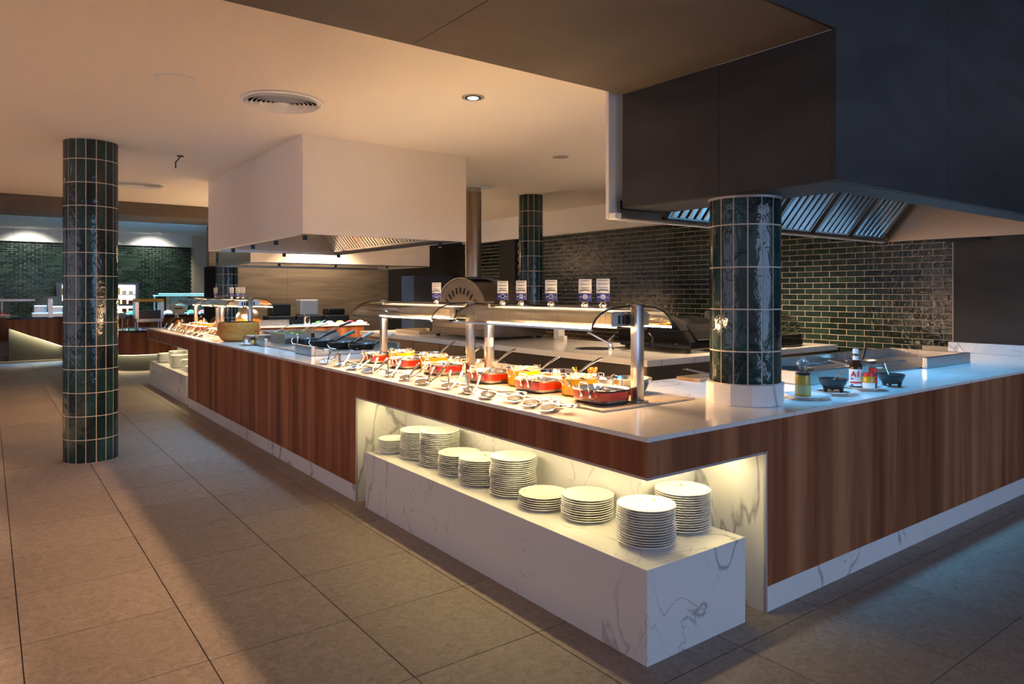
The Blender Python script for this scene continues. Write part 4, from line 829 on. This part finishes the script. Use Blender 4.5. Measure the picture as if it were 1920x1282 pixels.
mo = [(.27*cos(a), .21+.24*sin(a)) for a in [pi*k/16 for k in range(17)]]
front = [(y, z) for y, z in arch]+[(y, z) for y, z in mo[::-1]]
MB().prism(front, -.01, .02, 'x').obj('front_plate', 'oven_steel', ov, False)
MB().tube([(-.012, y, z) for y, z in arch], .012, 8).obj('front_edge', 'steel', ov); MB().tube([(-.014, y, z) for y, z in mo], .010, 8).obj('mouth_edge', 'steel_dark', ov)
MB().prism(mo, .021, .5, 'x').obj('mouth', 'rubber', ov, False)
for k in range(11):
    a = rad(28+k*12.4); r0, r1 = .36, .46; MB().tube([(-.013, r0*cos(a), .21+r0*sin(a)), (-.013, r1*cos(a), .21+r1*.95*sin(a))], .008, 6).obj('front_slot', 'rubber', ov)
MB().tube([(-.03, .70, .08), (-.05, .70, .08)], .018, 10).obj('knob', 'rubber', ov)
MB().box(.02, .34, -.24, .10, .755, .765).obj('flue_plate', 'steel_dark', ov, False)
fl = thing('flue_pipe', 'tall bronze flue pipe rising from the pizza oven to the ceiling', 'pipe', (5.0, 7.55, W+.768))
MB().lathe([(.11, 0), (.115, .006), (.102, .014), (.102, .30), (.104, .302), (.104, 1.1), (.0, 1.1)], 32).obj('pipe', 'bronze', fl); MB().box(-.16, .20, -.16, .16, 1.15, 1.168).obj('ceiling_plate', 'white_paint', fl, False); MB().cyl(0, 0, 1.1, 1.15, .10, 32).obj('upper_sleeve', 'steel', fl)
s = thing('sink', 'small round steel sink set in the back worktop', 'sink', (5.03, 5.33, W+.0004)); MB().lathe([(.185, .003), (.20, .003), (.20, 0), (.18, 0), (.17, .001), (.0, .0008)], 40).obj('bowl', 'steel_dark', s)
MB().lathe([(.178, .004), (.2, .006), (.203, .0005)], 40).obj('rim', 'chrome', s)
f = thing('tap', 'chrome mixer tap with long raised spout beside the sink', 'tap', (5.06, 5.13, W+.0045)); MB().lathe([(.028, 0), (.028, .006), (.022, .01), (.022, .10), (.016, .112), (0, .114)], 20).obj('body', 'chrome', f); MB().tube([(0, .01, .06), (-.04, .12, .11), (-.07, .24, .165), (-.075, .26, .16)], [.012, .011, .011, .010], 10).obj('spout', 'chrome', f); MB().tube([(0, 0, .11), (.05, -.01, .15)], [.008, .006]).obj('lever', 'chrome', f)
pm = thing('contact_grill', 'black countertop grill with curved glass lid on the back counter', 'grill', (5.36, 4.33, W+.0006))
MB().prism([(.03, .03), (.95, .03), (.99, .06), (.99, .19), (.94, .205), (.12, .205), (.03, .10)], 0, .62, 'x').obj('base', 'black_gloss', pm, False, .012, 2)
for x in (.05, .55):
    for y in (.1, .9): MB().cyl(x, y, 0, .03, .025, 12).obj('foot', 'rubber', pm)
MB().prism([(.02, .12), (.10, .205), (.18, .27), (.30, .32), (.46, .34), (.60, .335), (.66, .30), (.68, .205)], .10, .60, 'x').obj('back_shell', 'black_gloss', pm, False, .01)
MB().ribbon([(.13, .21), (.20, .29), (.32, .345), (.46, .365), (.60, .36), (.70, .31), (.74, .22)], -.02, .10, .005, 'x').obj('glass_lid', 'glass_clear', pm); MB().tube([(-.03, .36, .375), (-.03, .60, .375)], .012).obj('lid_handle', 'black_plastic', pm)
MB().cyl(0, 0, 0, .004, .006, 10).obj('indicator', 'label_white', pm).location = (-.002, .2, .08)
g2 = thing('glass_display', 'low glass food display with dark base behind the black grill', 'display case', (6.15, 4.25, W+.0006)); MB().box(0, 1.0, .03, .60, 0, .13).obj('base', 'black_gloss', g2, True, .01)
MB().ribbon([(.05, .14), (.08, .26), (.18, .34), (.32, .37), (.55, .37)], .02, .98, .006, 'x').obj('glass_front', 'glass', g2); MB().box(.02, .98, .56, .58, .131, .38).obj('back_plate', 'steel_dark', g2, False)
MB().tube([(.3, .06, .30), (.5, .02, .34), (.8, .06, .30)], [.012, .018, .012], 8).obj('handle', 'black_plastic', g2)
t = thing('steel_box', 'narrow upright white box behind the oven corner', 'box', (5.72, 6.70, W+.0006)); MB().box(-.05, .05, -.05, .05, 0, .16).obj('body', 'white_paint', t, False, .004); MB().box(-.052, .0, -.15, -.051, 0, .05).obj('foot_plate', 'white_paint', t, False)
t = thing('shallow_tray', 'shallow beige tray on the back worktop left of the oven', 'tray', (5.0, 8.95, W+.0006)); MB().box(-.2, .3, -.35, .35, 0, .006).box(-.2, -.194, -.35, .35, .006, .05).box(.294, .3, -.35, .35, .006, .05).box(-.194, .294, -.35, -.344, .006, .05).box(-.194, .294, .344, .35, .006, .05).obj('pan', 'beige_plaster', t, False)
food('flour in the shallow beige tray', 'flour', 'food_white', (5.05, 8.95, W+.009), .18, .02, 77, 'flour')
t = thing('panel_screen', 'tall blue-grey panel unit standing before the black wall beyond the oven', 'cabinet', (7.0, 11.95, 0)); MB().box(-.45, .45, 0, .5, .1, 1.83).obj('body', 'bluegrey_panel', t, False, .004); MB().box(-.43, .43, .02, .48, 0, .1).obj('plinth', 'black_matte', t, False)
# far arm of the counter
t = thing('steel_upstand', 'long low steel upstand on the far arm of the counter', 'upstand', (3.9, 12.55, W+.0006)); MB().box(-.55, .45, 0, .03, 0, .10).obj('face', 'steel', t, False); MB().box(-.55, .45, .031, .2, 0, .02).obj('foot', 'steel', t, False)
t = thing('utensil_cup', 'steel cup of utensils on the far arm of the counter', 'cup', (4.62, 12.4, W+.0006)); MB().lathe([(0, 0), (.055, 0), (.06, .15), (.056, .15), (.05, .006), (0, .006)], 20).obj('cup', 'chrome', t); MB().tube([(0, 0, .01), (-.05, .02, .24)], .006).tube([(0, 0, .01), (.05, .0, .2)], .006).obj('utensil', 'steel', t)
for i in range(5):
    gx = 4.85+i*.2; o = thing('food_tray', 'small tray with blue-lit food on the far arm, %s from the utensil cup' % ORD[i], 'tray', (gx, 12.40, W+.0006), 0, 'trays on the far arm'); MB().box(-.09, .09, -.13, .13, 0, .03).obj('tray', 'porcelain', o, False, .006); MB().lathe([(.08, .031), (.05, .06), (0, .07)], 12).obj('food', ['food_green', 'food_white', 'food_yellow', 'food_red', 'food_white'][i], o)
for i, (x, mt) in enumerate(((4.30, 'black_plastic'), (4.90, 'fridge_grey'), (5.50, 'black_plastic'))):
    o = thing('kitchen_machine', ['black kitchen machine with steel cups at the brown wall', 'grey boxy mixer on the shelf by the brown wall', 'dark low machine beside the grey mixer at the brown wall'][i], 'appliance', (x+.6, 14.75, 0)); MB().box(-.28, .28, -.2, .2, 0, 1.02).obj('stand', 'dark_wall', o, False, .01); MB().box(-.2, .2, -.16, .16, 1.02, [1.28, 1.36, 1.16][i]).obj('head', mt, o, False, .03, 2)

# ================================================================ FAR DINING END
def capsule(cx_, cy_, r, x1, n=20): return [(cx_+r*cos(a), cy_+r*sin(a)) for a in [pi/2+pi*k/n for k in range(n+1)]]+[(x1, cy_-r), (x1, cy_+r)]
k_ = thing('round_end_counter', 'walnut counter with rounded end and glossy black top beyond the buffet', 'counter', (2.5, 15.6, 0))
MB().prism(capsule(0, 0, .48, .75), 0, .32).obj('plinth', 'grey_base', k_); MB().prism(capsule(0, 0, .64, .78), .32, .757).obj('wood_body', 'walnut', k_); MB().prism(capsule(0, 0, .70, .79), .758, .79).obj('top', 'black_gloss', k_); MB().prism(capsule(0, 0, .58, .76), .312, .3195).obj('led_strip', 'led_warm', k_)
to = thing('conveyor_toaster', 'steel conveyor toaster with yellow band on the black counter top', 'toaster', (2.56, 15.5, .7905)); to.scale = (.74, .74, .74)
MB().box(-.32, .32, -.22, .22, .18, .28).obj('lower_body', 'steel', to, False, .01); MB().box(-.26, .26, -.2, .2, .281, .5).obj('oven_box', 'black_plastic', to, False); MB().box(-.34, -.26, -.22, .22, .28, .72).obj('side_frame', 'steel', to, False); MB().box(.26, .34, -.22, .22, .28, .72).obj('side_frame', 'steel', to, False); MB().box(-.34, .34, -.22, .22, .72, .80).obj('yellow_band', 'yellow_plastic', to, False, .01)
for x in (-.28, .28):
    for y in (-.18, .18): MB().cyl(x, y, 0, .18, .02, 10).obj('leg', 'steel', to)
ch = thing('chafing_stand', 'little steel chafing stand with bent legs beside the toaster', 'stand', (2.08, 15.35, .7905)); MB().lathe([(0, .22), (.13, .22), (.14, .26), (.05, .32), (0, .33)], 20).obj('pan', 'steel', ch)
for a in (.6, 2.6, 4.6): MB().tube([(.14*cos(a), .14*sin(a), .22), (.12*cos(a), .12*sin(a), .1), (.16*cos(a), .16*sin(a), 0)], .01, 6).obj('leg', 'steel', ch)
la = thing('island_counter', 'long walnut island with slanting grey base before the far glazed wall', 'counter', (0, 0, 0))
MB().prism([(.35, .92), (.35, .74), (1.35, .30), (2.3, .20), (6.2, .20), (6.2, .92)], 18.8, 18.84, 'y').obj('wood_front', 'walnut', la, False)
MB().prism([(.38, 0), (1.5, 0), (5.8, 0), (5.8, .19), (2.3, .19), (1.35, .29), (.38, .72)], 18.99, 19.9, 'y').obj('grey_plinth', 'grey_base', la, False)
MB().prism([(.4, .73), (1.36, .295), (1.36, .285), (.4, .72)], 18.9, 18.93, 'y').box(1.5, 5.9, 18.9, 18.93, .20, .21).obj('led_strip', 'led_warm', la, False)
MB().box(.33, 6.2, 18.78, 20.1, .921, .95).obj('top', 'black_gloss', la, False); MB().prism([(.36, .92), (.36, .77), (1.36, .33), (2.3, .23), (6.19, .23), (6.19, .92)], 18.845, 18.88, 'y').obj('backing', 'dark_wall', la, False)
area('island_led', (3.7, 18.9, .19), (0, 0, 0), 4.2, .03, 9, (1, .85, .5))
area('island_led', (.88, 18.93, .535), (0, rad(24.4), 0), 1.0, .02, 8, (1, .85, .5))
lb = thing('side_counter', 'walnut side counter with pale plinth at the edge of the view', 'counter', (0, 0, 0)); MB().box(-2.5, .55, 20.4, 20.44, .36, .92).obj('wood_front', 'walnut', lb, False); MB().box(-2.5, .5, 20.5, 21.2, 0, .355).obj('plinth', 'beige_plaster', lb, False); MB().box(-2.5, .58, 20.38, 21.25, .921, .96).obj('top', 'beige_plaster', lb, False)
sg = thing('sneeze_guard', 'low horizontal bar guard over the side counter', 'food guard', (0, 20.8, .9605)); MB().box(-2.2, .95, -.15, .15, .33, .40).obj('canopy', 'steel', sg, False, .01)
for x in (-1.2, .28): MB().cyl(x, 0, 0, .33, .02, 10).obj('post', 'steel', sg)
for i, x in enumerate((.32, .05, -.3)): o = thing('meat_tray', 'pink lit tray of cold meat on the side counter, %s from its end' % ORD[i], 'tray', (x, 20.7, .9605), 0, 'meat trays'); MB().box(-.12, .12, -.18, .18, 0, .03).obj('tray', 'porcelain', o, False); MB().lathe([(.11, .031), (.08, .06), (0, .07)], 12).obj('meat', 'food_red', o)
spot('meat_lamp', (0, 20.7, 2.0), (0, 20.7, .9), 12, (1, .6, .4), 60)
# cold display on the island
ck = thing('cold_display', 'blue-lit steel cabinet on the island beside the tiled column', 'display case', (1.15, 19.3, .9505)); MB().box(-.35, .6, -.3, .3, 0, .10).obj('tray_base', 'steel', ck, False, .01); MB().box(-.05, .04, -.33, -.29, .0, .42).obj('front_post', 'steel', ck, False); MB().box(-.3, -.05, .0, .3, .101, .26).obj('box', 'steel', ck, False, .01); MB().box(.05, .6, .0, .3, .101, .24).obj('box', 'steel', ck, False, .01)
pz = thing('pale_hood', 'pale curved machine cover behind the tiled column', 'machine', (.95, 20.2, 0)); MB().prism([(-.1, 1.0), (-.02, 1.28), (.18, 1.42), (.45, 1.42), (.45, 1.0)], 0, .5, 'y').obj('cover', 'beige_plaster', pz, False, .02); MB().box(-.1, .45, 0, .5, 0, .995).obj('stand', 'dark_wall', pz, False)
area('cold_led', (1.2, 19.2, 1.9), (0, 0, 0), 1.2, .3, 26, (.14, .52, 1), 100)
rnd = random.Random(9)
for i in range(14):
    x = 2.0+.27*i
    if x > 5.9: break
    o = thing('salad_tray', 'blue-lit salad tray on the island, %s from the tiled column' % ORD[i], 'tray', (x, 19.25, .9505), 0, 'salad trays on the island'); MB().box(-.12, .12, -.3, .3, 0, .05).obj('tray', 'porcelain', o, False, .01)
    MB().lathe([(.11, .051), (.09, .09), (.04, .115), (0, .12)], 12).obj('salad', ['food_green', 'food_white', 'food_yellow', 'food_green', 'food_red'][i % 5], o)
gd = thing('glass_guard', 'long glass guard with cool light strip over the salad island', 'food guard', (0, 19.3, .9505)); MB().box(3.3, 5.9, -.36, -.354, .28, .50).box(3.3, 5.9, -.35, .3, .50, .508).obj('glass', 'glass', gd, False); MB().box(3.3, 5.9, -.05, .05, .47, .495).obj('light_bar', 'led_blue', gd, False)
for x in (3.32, 4.6, 5.88): MB().cyl(x, 0, 0, .5, .018, 10).obj('post', 'steel', gd)
area('salad_led', (3.9, 19.25, 1.42), (0, 0, 0), 3.8, .2, 80, (.16, .55, 1), 120)
fr = thing('display_fridge', 'bright glass fronted display fridge with filled shelves at the far wall', 'fridge', (2.55, 23.4, 0))
MB().box(-.95, 1.05, .60, .64, 0, 1.80).box(-.95, -.90, 0, .6, 0, 1.80).box(1.0, 1.05, 0, .6, 0, 1.80).box(-.9, 1.0, 0, .6, 1.74, 1.80).box(-.9, 1.0, 0, .6, 0, .5).obj('cabinet', 'fridge_grey', fr, False)
for z in (.52, .83, 1.14, 1.44): MB().box(-.9, 1.0, .06, .6, z, z+.02).obj('shelf', 'white_paint', fr, False)
MB().box(-.9, 1.0, .585, .598, .54, 1.73).obj('light_panel', 'fridge_light', fr, False)
for x in (-.9, .03, .97): MB().box(x, x+.03, -.02, .0, .5, 1.8).obj('door_frame', 'fridge_grey', fr, False)
MB().box(-.9, 1.0, -.012, -.004, 1.12, 1.18).obj('door_rail', 'fridge_grey', fr, False)
packs = 0
for z in (.54, .85, 1.16, 1.46):
    for q in range(11):
        x = -.82+.17*q; hh = rnd.uniform(.10, .2)
        o = MB().box(-.06, .06, -.05, .05, 0, hh).obj('food_pack', rnd.choice(['pack_red', 'pack_yellow', 'pack_white', 'food_orange', 'pack_white']), None, False, .012); o.location = (2.55+x, 23.4+.25, z+.0005); packs += 1
        tag(o, 'small packet on the %s shelf of the display fridge, %s along' % ({.54: 'lowest', .85: 'second', 1.16: 'third', 1.46: 'top'}[z], ORD[q]), 'packet', 'packets in the display fridge')
area('fridge_glow', (2.6, 23.7, 1.72), (0, 0, 0), 1.7, .3, 6, (1, .95, .85))
mc = thing('menu_stand', 'small pale sign stand beside the conveyor toaster', 'sign', (3.12, 15.55, .7905)); MB().box(-.11, .11, -.01, .01, .28, .5).obj('board', 'beige_plaster', mc, False); MB().box(-.1, .1, -.06, .06, 0, .02).obj('foot', 'steel', mc, False); MB().box(-.06, -.045, -.008, .008, .02, .28).obj('stem', 'steel', mc, False); MB().box(-.08, .08, -.0115, -.0102, .38, .41).obj('print_lines', 'card_ink', mc, False)
cg = thing('coffee_station', 'steel drinks machines glinting blue above the salad island', 'machine', (5.3, 21.5, 0)); MB().box(-1.5, .9, 0, .7, 0, .95).obj('cabinet', 'dark_wall', cg, False); MB().box(-1.2, -.7, .1, .6, .95, 1.42).obj('machine', 'steel', cg, False, .03); MB().box(.1, .7, .1, .6, .95, 1.5).obj('machine', 'steel', cg, False, .03); MB().box(-.55, .0, .1, .5, .95, 1.25).obj('machine_low', 'steel_dark', cg, False, .03); MB().box(-1.5, .9, -.05, .0, 1.46, 1.49).obj('shelf_edge', 'led_blue', cg, False)
